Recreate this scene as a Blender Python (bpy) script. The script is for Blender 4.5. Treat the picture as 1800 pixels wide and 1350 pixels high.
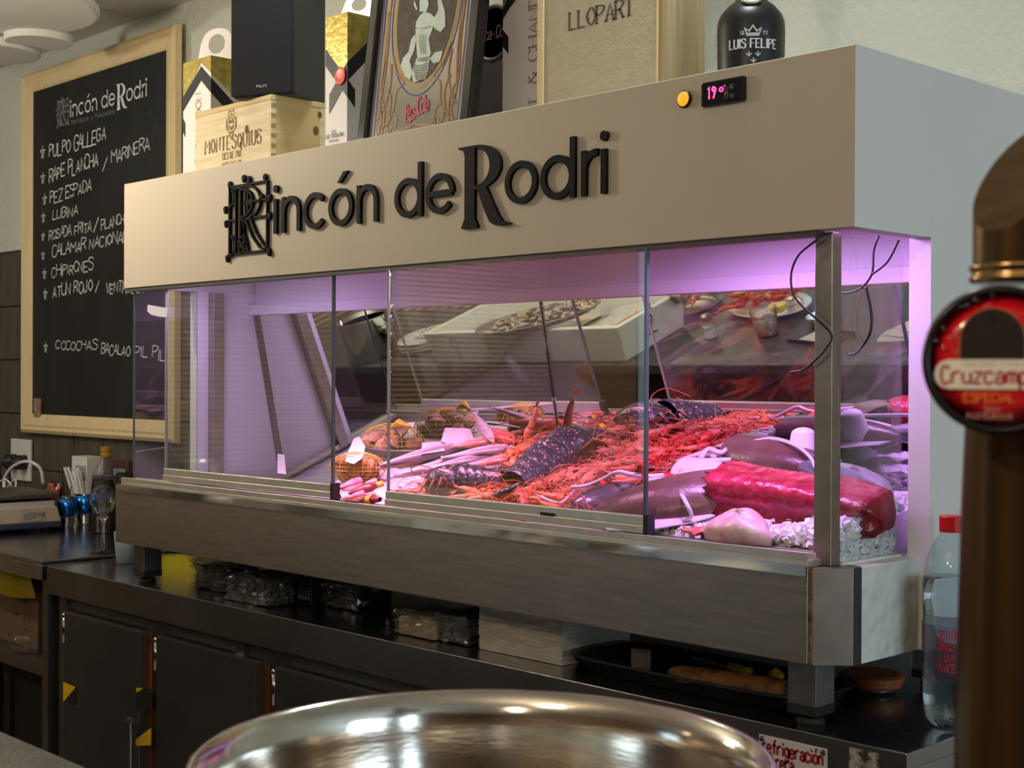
import bpy, math, random
from mathutils import Matrix, Vector, Euler
for _o in list(bpy.data.objects): bpy.data.objects.remove(_o, do_unlink=True)
SC = bpy.context.scene
COL = SC.collection
R = math.radians
sin, cos, pi = math.sin, math.cos, math.pi
random.seed(7)
# ------------------------------------------------------------------ camera
CAM = Vector((1.0626, -1.6860, 1.4300)); YAW, PIT, ROL, FPX = .8014, -.0049, .0047, 2465.0
_fw = Vector((-sin(YAW)*cos(PIT), cos(YAW)*cos(PIT), sin(PIT)))
_r0 = Vector((cos(YAW), sin(YAW), 0)); _u0 = _r0.cross(_fw)
_r = _r0*cos(ROL) + _u0*sin(ROL); _u = -_r0*sin(ROL) + _u0*cos(ROL)
cd = bpy.data.cameras.new('camera'); cam = bpy.data.objects.new('camera', cd); COL.objects.link(cam)
_m = Matrix((_r, _u, -_fw)).transposed().to_4x4(); _m.translation = CAM
cam.matrix_world = _m
cd.sensor_width = 36; cd.lens = FPX*36/1800; cd.clip_start = .05
cd.dof.use_dof = True; cd.dof.focus_distance = 2.6; cd.dof.aperture_fstop = 12.5
SC.camera = cam
def at(x, y, ax, v):
    """world point of photo pixel (x, y) on the plane axis ax = v"""
    d = _fw + _r*((x-900)/FPX) - _u*((y-675)/FPX)
    return CAM + d*((v-CAM[ax])/d[ax])
# ------------------------------------------------------------------ world, exposure, large lights
w = bpy.data.worlds.new('world'); SC.world = w; w.use_nodes = True
w.node_tree.nodes['Background'].inputs[0].default_value = (.55, .60, .66, 1)
w.node_tree.nodes['Background'].inputs[1].default_value = .25
SC.view_settings.view_transform = 'Standard'; SC.view_settings.look = 'None'
SC.view_settings.gamma = 1; SC.view_settings.use_curve_mapping = False
SC.view_settings.exposure = 0.0
SC.cycles.use_denoising = True
SC.cycles.max_bounces = 8; SC.cycles.diffuse_bounces = 3; SC.cycles.glossy_bounces = 4; SC.cycles.transparent_max_bounces = 16; SC.cycles.transmission_bounces = 7
SC.cycles.use_adaptive_sampling = True; SC.cycles.adaptive_threshold = .05
SC.cycles.caustics_reflective = False; SC.cycles.caustics_refractive = False
SC.cycles.sample_clamp_indirect = 4.0
def area(name, loc, rot, sx, sy, col, power, spread=180):
    l = bpy.data.lights.new(name, 'AREA'); l.shape = 'RECTANGLE'; l.size = sx; l.size_y = sy
    l.color = col; l.energy = power; l.spread = R(spread)
    o = bpy.data.objects.new(name, l); COL.objects.link(o); o.location = loc; o.rotation_euler = [R(a) for a in rot]
    return o
# daylight through the two shop windows (front wall, right wall)
area('daylight_front_window', (-3.6, -4.42, 1.55), (90, 0, 0), 1.2, 1.2, (.62, .82, 1), 4)
area('daylight_right_window', (3.92, -.6, 1.65), (0, 90, 0), 1.5, 2.2, (.68, .87, 1), 34)
# unseen lamps added to light the room: ceiling downlights (x, y, power, colour) and pendant globes (x, y, z, power, colour)
ADDED_LAMPS = [(-.25, .02, 3.2, (.95, 1, .94)), (-1.35, .05, 2.4, (.95, 1, .90)), (1.6, -3.2, 14, (1, .78, .52)), (-4.1, -3.6, 34, (1, .78, .52))]
ADDED_PENDANTS = [(-2.1, -.62, 2.16, 26, (1, .85, .64)), (.45, -2.0, 2.15, 26, (1, .80, .56)), (-3.5, -.95, 2.15, 22, (1, .93, .78))]
# ------------------------------------------------------------------ helpers
MATS = {}
def mat(name, col, rough=.5, metal=0, var=0, vscale=6, bump=0, bscale=60, stretch=None, col2=None, trans=0, ior=1.45, emit=None, estr=0,
        coat=0, sheen=0, sss=0, spec=.5, detail=4, thr=None, aniso=0):
    """procedural material: base colour, optional noise mix to col2, optional bump"""
    if name in MATS: return MATS[name]
    m = bpy.data.materials.new(name); MATS[name] = m; m.use_nodes = True
    nt = m.node_tree; b = nt.nodes['Principled BSDF']
    c4 = lambda c: (c[0], c[1], c[2], 1)
    b.inputs['Base Color'].default_value = c4(col); b.inputs['Roughness'].default_value = rough; b.inputs['Metallic'].default_value = metal
    b.inputs['Transmission Weight'].default_value = trans; b.inputs['IOR'].default_value = ior
    b.inputs['Coat Weight'].default_value = coat; b.inputs['Specular IOR Level'].default_value = spec
    if sss: b.inputs['Subsurface Weight'].default_value = sss; b.inputs['Subsurface Radius'].default_value = (.02, .008, .006); b.inputs['Subsurface Scale'].default_value = .5
    if emit: b.inputs['Emission Color'].default_value = c4(emit); b.inputs['Emission Strength'].default_value = estr
    if var or bump or col2:
        tc = nt.nodes.new('ShaderNodeTexCoord'); mp = nt.nodes.new('ShaderNodeMapping')
        nt.links.new(tc.outputs['Object'], mp.inputs['Vector'])
        if stretch: mp.inputs['Scale'].default_value = stretch
    if var or col2:
        n = nt.nodes.new('ShaderNodeTexNoise'); n.inputs['Scale'].default_value = vscale; n.inputs['Detail'].default_value = detail
        nt.links.new(mp.outputs[0], n.inputs['Vector'])
        rp = nt.nodes.new('ShaderNodeValToRGB')
        lo, hi = thr if thr else (.3, .7)
        rp.color_ramp.elements[0].position = lo; rp.color_ramp.elements[1].position = hi
        a = col if col2 else tuple(max(0, x*(1-var)) for x in col); z = col2 if col2 else tuple(min(1, x*(1+var)) for x in col)
        rp.color_ramp.elements[0].color = c4(a); rp.color_ramp.elements[1].color = c4(z)
        nt.links.new(n.outputs['Fac'], rp.inputs[0]); nt.links.new(rp.outputs[0], b.inputs['Base Color'])
    if bump:
        n2 = nt.nodes.new('ShaderNodeTexNoise'); n2.inputs['Scale'].default_value = bscale; n2.inputs['Detail'].default_value = 5
        nt.links.new(mp.outputs[0], n2.inputs['Vector'])
        bp = nt.nodes.new('ShaderNodeBump'); bp.inputs['Strength'].default_value = bump; bp.inputs['Distance'].default_value = .01
        nt.links.new(n2.outputs['Fac'], bp.inputs['Height']); nt.links.new(bp.outputs[0], b.inputs['Normal'])
    return m
def thin(name, tint=(.97, .99, .98), ior=1.45, rough=.0, extra=0.0, haze=0.0, hcol=(.9, .9, .9)):
    """thin sheet of glass or film: clear, with a Fresnel reflection"""
    if name in MATS: return MATS[name]
    m = bpy.data.materials.new(name); MATS[name] = m; m.use_nodes = True; nt = m.node_tree
    for n in list(nt.nodes):
        if n.type != 'OUTPUT_MATERIAL': nt.nodes.remove(n)
    out = [n for n in nt.nodes if n.type == 'OUTPUT_MATERIAL'][0]
    t = nt.nodes.new('ShaderNodeBsdfTransparent'); t.inputs[0].default_value = (*tint, 1)
    g = nt.nodes.new('ShaderNodeBsdfGlossy'); g.inputs['Roughness'].default_value = rough
    lw = nt.nodes.new('ShaderNodeLayerWeight'); lw.inputs[0].default_value = .5       # facing: the same from both sides of a thin sheet
    pw = nt.nodes.new('ShaderNodeMath'); pw.operation = 'POWER'; pw.inputs[1].default_value = 5; nt.links.new(lw.outputs['Facing'], pw.inputs[0])
    f0 = ((ior-1)/(ior+1))**2
    ad = nt.nodes.new('ShaderNodeMath'); ad.operation = 'MULTIPLY_ADD'; ad.inputs[1].default_value = 1-f0; ad.inputs[2].default_value = f0+extra; ad.use_clamp = True
    nt.links.new(pw.outputs[0], ad.inputs[0]); src = ad.outputs[0]
    mx = nt.nodes.new('ShaderNodeMixShader')
    nt.links.new(src, mx.inputs[0]); nt.links.new(t.outputs[0], mx.inputs[1]); nt.links.new(g.outputs[0], mx.inputs[2])
    last = mx
    if haze:
        d = nt.nodes.new('ShaderNodeBsdfDiffuse'); d.inputs[0].default_value = (*hcol, 1)
        m2 = nt.nodes.new('ShaderNodeMixShader'); m2.inputs[0].default_value = haze
        nt.links.new(mx.outputs[0], m2.inputs[1]); nt.links.new(d.outputs[0], m2.inputs[2]); last = m2
    nt.links.new(last.outputs[0], out.inputs[0])
    return m
def glow(name, col, s):
    if name in MATS: return MATS[name]
    m = bpy.data.materials.new(name); MATS[name] = m; m.use_nodes = True; nt = m.node_tree
    b = nt.nodes['Principled BSDF']; b.inputs['Base Color'].default_value = (*[c*.3 for c in col], 1)
    b.inputs['Emission Color'].default_value = (*col, 1); b.inputs['Emission Strength'].default_value = s
    m.cycles.emission_sampling = 'NONE'          # the lamp objects carry the light
    return m
def frame(O, X, Y):
    """matrix taking local (x, y, n) to O + x*X + y*Y + n*(X x Y)"""
    X = Vector(X).normalized(); Y = Vector(Y).normalized(); Z = X.cross(Y)
    m = Matrix((X, Y, Z)).transposed().to_4x4(); m.translation = Vector(O); return m
def aim(O, d, roll=0):
    """matrix at O whose x axis points along d, z as far up as possible"""
    x = Vector(d).normalized(); up = Vector((0, 0, 1))
    if abs(x.z) > .98: up = Vector((0, 1, 0))
    y = up.cross(x).normalized(); z = x.cross(y)
    m = Matrix((x, y, z)).transposed().to_4x4(); m.translation = Vector(O)
    return m @ Matrix.Rotation(roll, 4, 'X')
WM = {}                                   # world matrix of every thing that is an Empty
class MB:
    def __init__(s, M=None): s.v = []; s.f = []; s.M = M
    def add(s, vs, fs, M=None):
        k = len(s.v); M = M if M is not None else s.M
        s.v += [(M @ Vector(p)) if M is not None else Vector(p) for p in vs]
        s.f += [tuple(i+k for i in f) for f in fs]; return s
    def box(s, x0, x1, y0, y1, z0, z1, M=None):
        vs = [(x, y, z) for z in (z0, z1) for y in (y0, y1) for x in (x0, x1)]
        return s.add(vs, [(0, 2, 3, 1), (4, 5, 7, 6), (0, 1, 5, 4), (2, 6, 7, 3), (0, 4, 6, 2), (1, 3, 7, 5)], M)
    def prism(s, poly, z0, z1, M=None):
        n = len(poly); vs = [(x, y, z0) for x, y in poly] + [(x, y, z1) for x, y in poly]
        return s.add(vs, [tuple(range(n-1, -1, -1)), tuple(range(n, 2*n))] + [(i, (i+1) % n, n+(i+1) % n, n+i) for i in range(n)], M)
    def grid(s, fn, nu, nv, cu=False, cv=False, M=None):
        vs = [fn(i/(nu if cu else nu-1), j/(nv if cv else nv-1)) for i in range(nu) for j in range(nv)]; fs = []
        for i in range(nu if cu else nu-1):
            for j in range(nv if cv else nv-1):
                a, b = i, (i+1) % nu; c, d = j, (j+1) % nv
                fs.append((a*nv+c, b*nv+c, b*nv+d, a*nv+d))
        return s.add(vs, fs, M)
    def tube(s, pts, r, seg=8, cap=True, closed=False, flat=1.0, M=None):
        P = [Vector(p) for p in pts]; n = len(P); rr = r if isinstance(r, (list, tuple)) else [r]*n
        vs, fs = [], []; prev = None
        for i in range(n):
            if closed: t = P[(i+1) % n]-P[i-1]
            else: t = P[min(i+1, n-1)]-P[max(i-1, 0)]
            t = t.normalized() if t.length > 1e-9 else Vector((0, 0, 1))
            if prev is None:
                a = Vector((0, 0, 1)) if abs(t.z) < .95 else Vector((0, 1, 0))
                nn = (a - t*a.dot(t)).normalized()
            else:
                nn = prev - t*prev.dot(t); nn = nn.normalized() if nn.length > 1e-9 else t.orthogonal().normalized()
            prev = nn; bb = t.cross(nn)
            for k in range(seg):
                a = 2*pi*k/seg; vs.append(P[i] + nn*(rr[i]*flat*cos(a)) + bb*(rr[i]*sin(a)))
        for i in range(n if closed else n-1):
            for k in range(seg):
                j = (i+1) % n; fs.append((i*seg+k, i*seg+(k+1) % seg, j*seg+(k+1) % seg, j*seg+k))
        if cap and not closed: fs.append(tuple(range(seg-1, -1, -1))); fs.append(tuple(range((n-1)*seg, n*seg)))
        return s.add(vs, fs, M)
    def lathe(s, prof, seg=24, M=None, closed=False):
        vs, fs = [], []; n = len(prof)
        for r, z in prof:
            for k in range(seg): a = 2*pi*k/seg; vs.append((max(r, 1e-5)*cos(a), max(r, 1e-5)*sin(a), z))
        for i in range(n if closed else n-1):
            j = (i+1) % n
            for k in range(seg): fs.append((i*seg+k, i*seg+(k+1) % seg, j*seg+(k+1) % seg, j*seg+k))
        if not closed:
            if prof[0][0] > 1e-4: fs.append(tuple(range(seg-1, -1, -1)))
            if prof[-1][0] > 1e-4: fs.append(tuple(range((n-1)*seg, n*seg)))
        return s.add(vs, fs, M)
    def ell(s, c, r, seg=14, ring=8, M=None):
        prof = [(sin(pi*i/ring), -cos(pi*i/ring)) for i in range(ring+1)]
        T = Matrix.Translation(Vector(c)) @ Matrix.Diagonal((*r, 1))
        M = M if M is not None else s.M
        return s.lathe(prof, seg, (M @ T) if M is not None else T)
    def stroke(s, pts, w, closed=False, M=None, contrast=None, d=0):
        """flat ribbon of width w along 2D points; d > 0 gives it depth towards +n"""
        P = [Vector((p[0], p[1])) for p in pts]; n = len(P)
        if n < 2: return s
        L, Q = [], []
        for i in range(n):
            a = (P[i]-P[i-1]) if (i > 0 or closed) else None; b = (P[(i+1) % n]-P[i]) if (i < n-1 or closed) else None
            if a is not None and a.length < 1e-9: a = None
            if b is not None and b.length < 1e-9: b = None
            if a is None and b is None: a = Vector((1, 0))
            ta = (a or b).normalized(); tb = (b or a).normalized(); t = ta+tb
            t = t.normalized() if t.length > 1e-4 else ta
            nn = Vector((-t.y, t.x)); k = 1/max(.55, nn.dot(Vector((-ta.y, ta.x))))
            ww = w
            if contrast: ww = w*(contrast + (1-contrast)*abs(t.y)**1.5)
            L.append(P[i]+nn*ww/2*k); Q.append(P[i]-nn*ww/2*k)
        m = n if closed else n-1; vs = []
        zs = (0, d) if d else (0,)
        for z in zs:
            vs += [(p.x, p.y, z) for p in L] + [(p.x, p.y, z) for p in Q]
        fs = []; o = 2*n if d else 0
        for i in range(m):
            j = (i+1) % n
            fs.append((o+i, o+n+i, o+n+j, o+j))
            if d: fs += [(i, j, n+j, n+i), (i, 2*n+i, 2*n+j, j), (n+i, n+j, 3*n+j, 3*n+i)]
        if d and not closed: fs += [(0, n, 3*n, 2*n), (n-1, 3*n-1, 4*n-1, 2*n-1)]
        return s.add(vs, fs, M)
    def disc(s, x, y, r, M=None, seg=14, d=0, ry=None):
        poly = [(x+r*cos(2*pi*k/seg), y+(ry or r)*sin(2*pi*k/seg)) for k in range(seg)]
        if d: return s.prism(poly, 0, d, M)
        return s.add([(a, b, 0) for a, b in poly], [tuple(range(seg))], M)
    def poly(s, pts, M=None, d=0):
        if d: return s.prism(pts, 0, d, M)
        return s.add([(a, b, 0) for a, b in pts], [tuple(range(len(pts)))], M)
    def build(s, name, m, parent=None, smooth=False, bevel=0, sub=0, local=False, bseg=2, solid=0):
        me = bpy.data.meshes.new(name); o = bpy.data.objects.new(name, me); COL.objects.link(o)
        if parent is not None:
            root = parent
            while root.parent: root = root.parent
            if not local and root in WM:
                I = WM[root].inverted(); vs = [I @ p for p in s.v]
            elif not local: vs = [p-root.location for p in s.v]
            else: vs = s.v
            o.parent = parent
        else:
            n = len(s.v); c = Vector((sum(p.x for p in s.v)/n, sum(p.y for p in s.v)/n, min(p.z for p in s.v)))
            vs = [p-c for p in s.v]; o.location = c
        me.from_pydata([tuple(p) for p in vs], [], s.f); me.update()
        import bmesh
        bm = bmesh.new(); bm.from_mesh(me); bmesh.ops.recalc_face_normals(bm, faces=bm.faces); bm.to_mesh(me); bm.free()
        if m: me.materials.append(m)
        if smooth:
            for p in me.polygons: p.use_smooth = True
        if solid: md = o.modifiers.new('solid', 'SOLIDIFY'); md.thickness = solid
        if bevel: md = o.modifiers.new('bevel', 'BEVEL'); md.width = bevel; md.segments = bseg; md.limit_method = 'ANGLE'; md.angle_limit = R(40)
        if sub: md = o.modifiers.new('sub', 'SUBSURF'); md.levels = sub; md.render_levels = sub
        return o
def tag(o, label=None, cat=None, group=None, kind=None):
    if label: o['label'] = label
    if cat: o['category'] = cat
    if group: o['group'] = group
    if kind: o['kind'] = kind
    return o
def thing(name, label, cat, loc=(0, 0, 0), rz=0, group=None, M=None):
    o = bpy.data.objects.new(name, None); COL.objects.link(o); o.empty_display_size = .05
    if M is not None: o.matrix_world = M; WM[o] = M.copy()
    else:
        o.location = loc; o.rotation_euler = (0, 0, rz); WM[o] = Matrix.Translation(Vector(loc)) @ Matrix.Rotation(rz, 4, 'Z')
    return tag(o, label, cat, group)
def struct(o): o['kind'] = 'structure'; return o
def copy_thing(src, M, label=None, group=None):
    kids = [c for c in src.children]
    r = src.copy(); COL.objects.link(r); r.matrix_world = M; WM[r] = M.copy()
    if label: r['label'] = label
    if group: r['group'] = group
    for ch in kids:
        c = ch.copy(); COL.objects.link(c); c.parent = r
        for g in ch.children:
            d = g.copy(); COL.objects.link(d); d.parent = c
    return r
def arc(cx, cy, rx, ry, a0, a1, n=18): return [(cx+rx*cos(R(a0+(a1-a0)*i/n)), cy+ry*sin(R(a0+(a1-a0)*i/n))) for i in range(n+1)]
def smoothp(P, closed=False, k=5):
    P = [Vector(p) for p in P]; n = len(P); out = []
    if n < 3: return P
    for i in range(n if closed else n-1):
        p0 = P[(i-1) % n] if (closed or i > 0) else P[0]; p1 = P[i]; p2 = P[(i+1) % n]
        p3 = P[(i+2) % n] if (closed or i+2 < n) else P[-1]
        for j in range(k):
            t = j/k; out.append(.5*((2*p1)+(p2-p0)*t+(2*p0-5*p1+4*p2-p3)*t*t+(3*p1-p0-3*p2+p3)*t**3))
    if not closed: out.append(P[-1])
    return out
# single-stroke letters: digits are x 0-4 and y 0-9 (baseline 2, x-height 6, capitals 8); ~ smooth, @ smooth closed
GL = {'A': '022842 1434', 'B': '0208 ~0828472505 ~0525442202', 'C': '~4738180604123243', 'D': '0208 ~082846442202', 'E': '48080242 0535', 'F': '480802 0535',
 'G': '~4738180604123243 4345 4525', 'H': '0208 4248 0545', 'I': '2228', 'J': '~3833221204', 'L': '080242', 'M': '0208254842', 'N': '02084248', 'O': '@280604224446',
 'P': '0208 ~0828472505', 'Q': '@280604224446 3441', 'R': '0208 ~0828472505 2542', 'S': '~47381807163544321203', 'T': '2228 0848', 'U': '~080412324448', 'V': '082248',
 'W': '0812253248', 'X': '0248 0842', 'Y': '0825 4825 2522', 'Z': '08480242', 'a': '~05264542 ~44140312 123243', 'b': '0802 @260503224345', 'c': '~4536160503123243',
 'd': '4842 @260503224345', 'e': '0444 ~4445260503123243', 'f': '~483827 2722 0646', 'g': '~4641301001 @260503224345', 'h': '0208 ~05264542', 'i': '2226 2728', 'k': '0208 0446 2442',
 'l': '2228', 'm': '0206 ~05162522 ~25364542', 'n': '0206 ~05264542', 'o': '@260503224345', 'p': '0006 @260503224345', 'r': '0206 ~052646', 's': '~452605432203', 't': '~28233242 0646',
 'u': '~0603224345 4642', 'v': '062246', 'w': '0612243246', 'x': '0246 0642', 'y': '0622 4610', 'z': '06460242', '0': '@280604224446', '1': '172822', '2': '~071838474503 0242',
 '3': '~07384725442203', '4': '380444 3238', '5': '480805 ~0535443212', '6': '~382604224425 0425', '7': '084822', '9': '~4526172847 4722', '/': '0248', '&': '~421718381603123245', '*': '122832064612', '.': '2223',
 '-': '1434', "'": '2827', ',': '2211', ':': '2223 2526', '%': '0248', 'ó': '@260503224345 2739', 'Ó': '@280604224446 2839', 'Ë': '48080242 0535 1919 3939', 'ñ': '0206 ~05264542 0747'}
GL['8'] = '@28172537 @25032243'
def glyph(ch):
    out = []
    for tk in GL.get(ch, '').split():
        md = tk[0] if tk[0] in '~@' else ''; d = tk[len(md):]; d = d[:len(d)//2*2]
        P = [Vector((int(d[i])/4, (int(d[i+1])-2)/6)) for i in range(0, len(d), 2)]
        if md and len(P) > 2: P = smoothp(P, md == '@', 4)
        out.append((P, md == '@'))
    return out
def write(mb, text, M, h, asp=.62, gap=.28, w=.09, contrast=None, serif=0, jit=0, slope=0, width=None, d=0, rnd=None):
    """strokes of a line of text from local (0, 0) rightwards, capitals h high; width squeezes the line to that length"""
    rnd = rnd or random.Random(len(text)*7+int(h*1e4)); adv = []; x = 0
    for ch in text:
        cw = .62 if ch in ' ' else (.3 if ch in "Iil.'1:" else (1.25 if ch in 'MWmw' else 1))
        adv.append((x, cw)); x += (cw*asp+gap*asp)*h
    tot = x-gap*asp*h; kx = (width/tot) if width else 1
    for ch, (x0, cw) in zip(text, adv):
        jx, jy, js = [rnd.uniform(-jit, jit) for _ in range(3)]
        for P, cl in glyph(ch):
            Q = []
            for p in P:
                px = (p.x-.5)*cw+.5*cw if cw != .3 else (p.x-.5)+.15
                X = (x0+(px*asp*(1+js)+jx*.4)*h+p.y*slope*h)*kx; Q.append((X, (p.y*(1+js)+jy)*h))
            mb.stroke(Q, w*h, cl, M, contrast, d)
            if serif and not cl:
                for q, o in ((Q[0], Q[1]), (Q[-1], Q[-2])):
                    if abs(q[1]-o[1]) > abs(q[0]-o[0])*.8: mb.stroke([(q[0]-serif*h*kx, q[1]), (q[0]+serif*h*kx, q[1])], w*h*.45, False, M, None, d)
    return tot*kx
# ------------------------------------------------------------------ materials
steel = mat('brushed_steel', (.37, .325, .275), .42, 1, var=.12, vscale=9, stretch=(1, 1, 12), bump=.06, bscale=120)
steel_dark = mat('dull_steel', (.20, .185, .165), .42, 1, var=.16, vscale=5, bump=.05, bscale=90)
steel_door = mat('door_steel', (.13, .13, .13), .46, 1, var=.18, vscale=4, bump=.05, bscale=90)
steel_top = mat('worktop_steel', (.42, .44, .46), .2, 1, var=.2, vscale=7, bump=.05, bscale=40)
chrome = mat('polished_steel', (.78, .76, .73), .07, 1)
alu = mat('grey_aluminium', (.62, .59, .52), .38, .75, var=.08, vscale=20)
black = mat('black_plastic', (.012, .012, .013), .4)
rubber = mat('black_rubber', (.01, .01, .01), .7)
laminate = mat('cream_laminate', (.59, .51, .41), .55, var=.03, vscale=3, bump=.03, bscale=300)
white_panel = mat('white_panel', (.80, .80, .78), .45, var=.02, vscale=5)
inner_white = mat('inner_white', (.78, .76, .80), .5)
mirror_m = mat('mirror_silver', (.86, .86, .86), .0, 1)
pane_m = thin('clear_pane', extra=.045, haze=.012, hcol=(.9, .85, .85))
edge_glass = mat('green_glass_edge', (.06, .10, .09), .15, spec=.8)
plaster = mat('white_plaster', (.66, .675, .60), .85, var=.05, vscale=4, bump=.55, bscale=55)
ceil_m = mat('ceiling_paint', (.62, .60, .54), .9, var=.03, vscale=2)
disc_m = mat('white_disc', (.72, .71, .66), .8)
tile_m = mat('wood_look_tile', (.055, .046, .036), .5, col2=(.105, .092, .072), vscale=7, stretch=(9, 1, .7), bump=.1, bscale=40)
grout_m = mat('dark_grout', (.045, .04, .033), .9)
brown_wall = mat('brown_wall', (.24, .16, .10), .7, var=.3, vscale=2, stretch=(1, 1, 14))
floor_m = mat('stone_floor', (.26, .22, .18), .5, var=.2, vscale=3)
pine = mat('pale_pine', (.72, .55, .30), .55, col2=(.80, .64, .38), vscale=6, stretch=(8, 8, .8), bump=.04, bscale=60)
# ------------------------------------------------------------------ setting
def slab(name, m, *b): return struct(MB().box(*b).build(name, m))
slab('floor', floor_m, -5, 4, -4.5, .64, -.05, 0)
slab('ceiling', ceil_m, -5, 4, -4.5, .64, 2.6, 2.65)
wall = slab('wall_back', plaster, -5.05, 4.05, .64, .72, 0, 2.6)
slat_m = mat('slatted_wall', (.30, .20, .12), .6)
_nt = slat_m.node_tree; _tc = _nt.nodes.new('ShaderNodeTexCoord'); _w = _nt.nodes.new('ShaderNodeTexWave'); _w.wave_type = 'BANDS'; _w.bands_direction = 'Z'; _w.inputs['Scale'].default_value = 11
_rp = _nt.nodes.new('ShaderNodeValToRGB'); _rp.color_ramp.elements[0].color = (.12, .08, .05, 1); _rp.color_ramp.elements[1].color = (.46, .35, .23, 1); _rp.color_ramp.elements[0].position = .35; _rp.color_ramp.elements[1].position = .5
_nt.links.new(_tc.outputs['Object'], _w.inputs['Vector']); _nt.links.new(_w.outputs['Fac'], _rp.inputs[0]); _nt.links.new(_rp.outputs[0], _nt.nodes['Principled BSDF'].inputs['Base Color'])
slab('wall_left', slat_m, -5.05, -5, -4.5, .64, 0, 2.6)
slab('wall_right', brown_wall, 4, 4.05, -4.5, .64, 0, 2.6)
slab('wall_front', brown_wall, -5, 4, -4.55, -4.5, 0, 2.6)
# wood-look tiles low on the back wall, each a piece of its own, on a grout bed
MB().box(-4.7, -1.95, .632, .641, .01, 1.896).build('grout_bed', grout_m, wall)
tm = None
for i in range(13):
    for j in range(6):
        x = -4.66+i*.208; z = 1.888-(j+1)*.2
        if tm is None:
            o = MB().box(-.1015, .1015, -.006, .006, 0, .196).build('tile', tile_m, wall, bevel=.0015, local=True, bseg=1); tm = o
        else:
            o = tm.copy(); COL.objects.link(o)
        o.parent = wall; o.location = Vector((x, .627+random.uniform(-.0015, .0015), z))-wall.location
# round acoustic discs hung from the ceiling
for px, py, z, r, lb in ((-15, 17, 2.45, .29, 'large white round ceiling disc nearest the top left corner'), (68, 76, 2.43, .10, 'small white ceiling disc tucked under the large one'),
                         (-12, 96, 2.42, .14, 'white ceiling disc at the left edge just above the pale wall'), (248, -16, 2.5, .09, 'white ceiling disc at the top edge above the chalkboard frame')):
    p = at(px, py, 2, z); t = thing('ceiling_disc', lb, 'ceiling disc', (p.x, p.y, z), group='white ceiling discs')
    MB().lathe([(r*.97, 0), (r, .006), (r, .024), (r*.97, .03)], 40).build('disc', disc_m, t, local=True, smooth=False)
    MB().lathe([(.012, .03), (.012, 2.6-z)], 10).build('stem', disc_m, t, local=True)
# recessed ceiling lamps added for brightness, out of view: a trim ring, a lit lens and its light
for i, (x, y, p, c) in enumerate(ADDED_LAMPS):
    t = thing('added_ceiling_lamp', ['round ceiling lamp above the right end of the case', 'round ceiling lamp above the middle of the case', 'round ceiling lamp behind the viewer', 'round ceiling lamp by the slatted left wall'][i], 'lamp', (x, y, 2.6), group='recessed ceiling lamps')
    MB().lathe([(.075, 0), (.095, 0), (.095, -.008), (.07, -.012), (.07, 0)], 28).build('trim', disc_m, t, local=True)
    MB().lathe([(.0001, -.004), (.07, -.004)], 28).build('lens', glow('lamp_lens_%d' % i, c, 14), t, local=True)
    l = bpy.data.lights.new('added_ceiling_light', 'AREA'); l.shape = 'DISK'; l.size = .16; l.energy = p; l.color = c; l.spread = R(150)
    o = bpy.data.objects.new('added_ceiling_light', l); COL.objects.link(o); o.parent = t; o.location = (0, 0, -.02)
for i, (x, y, z, p, c) in enumerate(ADDED_PENDANTS):  # unseen pendant globes, put in to brighten ceiling, walls and bar
    t = thing('added_pendant_lamp', ['pendant globe lamp over the left half of the bar', 'pendant globe lamp over the right end of the bar', 'pendant globe lamp over the side worktop'][i], 'lamp', (x, y, z), group='pendant globe lamps')
    MB().tube([(0, 0, .11), (0, 0, 2.6-z)], .004, 6).build('cord', black, t, local=True); MB().lathe([(.025, .07), (.025, .11), (.006, .12)], 16).build('socket', black, t, local=True)
    MB().lathe([(.09*sin(pi*k/12), -.09*cos(pi*k/12)) for k in range(11)], 24).build('globe', thin('lamp_glass', extra=.0), t, local=True, smooth=True)
    l = bpy.data.lights.new('added_pendant_light', 'POINT'); l.shadow_soft_size = .045; l.energy = p; l.color = c
    o = bpy.data.objects.new('added_pendant_light', l); COL.objects.link(o); o.parent = t
# shop windows behind the camera and to the right
sky_pane = glow('sky_pane', (.5, .75, 1.0), .9); sky_pane2 = glow('sky_pane_right', (.75, .9, 1.0), 1.0)
wn = struct(MB().box(-4.26, -2.94, -4.5, -4.47, .88, .94).box(-4.26, -2.94, -4.5, -4.47, 2.16, 2.22).box(-4.26, -4.2, -4.5, -4.47, .94, 2.16).box(-3.0, -2.94, -4.5, -4.47, .94, 2.16)
     .box(-3.82, -3.79, -4.5, -4.47, .94, 2.16).box(-3.41, -3.38, -4.5, -4.47, .94, 2.16).build('window_1', black))
for x0, x1 in ((-4.2, -3.82), (-3.79, -3.41), (-3.38, -3.0)): MB().box(x0, x1, -4.495, -4.485, .94, 2.16).build('pane', sky_pane, wn)
wn = struct(MB().box(3.97, 4, -1.75, .55, .84, .9).box(3.97, 4, -1.75, .55, 2.4, 2.46).box(3.97, 4, -1.75, -1.69, .9, 2.4).box(3.97, 4, .49, .55, .9, 2.4).box(3.97, 4, -.63, -.57, .9, 2.4).build('window_2', black))
for y0, y1 in ((-1.69, -.63), (-.57, .49)): MB().box(3.985, 3.995, y0, y1, .9, 2.4).build('pane', sky_pane2, wn)
# ------------------------------------------------------------------ the fish display case
CT = .928                                   # counter top
case = thing('display_case', 'long cream and steel refrigerated fish display case with glass doors and black sign letters', 'display case', (-1.015, .2, CT))
ZT, ZF = 1.892, 1.640
fascia = MB().box(-2.03, -.0008, 0, .03, ZF, ZT).build('fascia', laminate, case, bevel=.001, bseg=1)
MB().box(-1.999, -.037, .031, .6, 1.80, 1.83).build('roof', white_panel, case)
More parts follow.
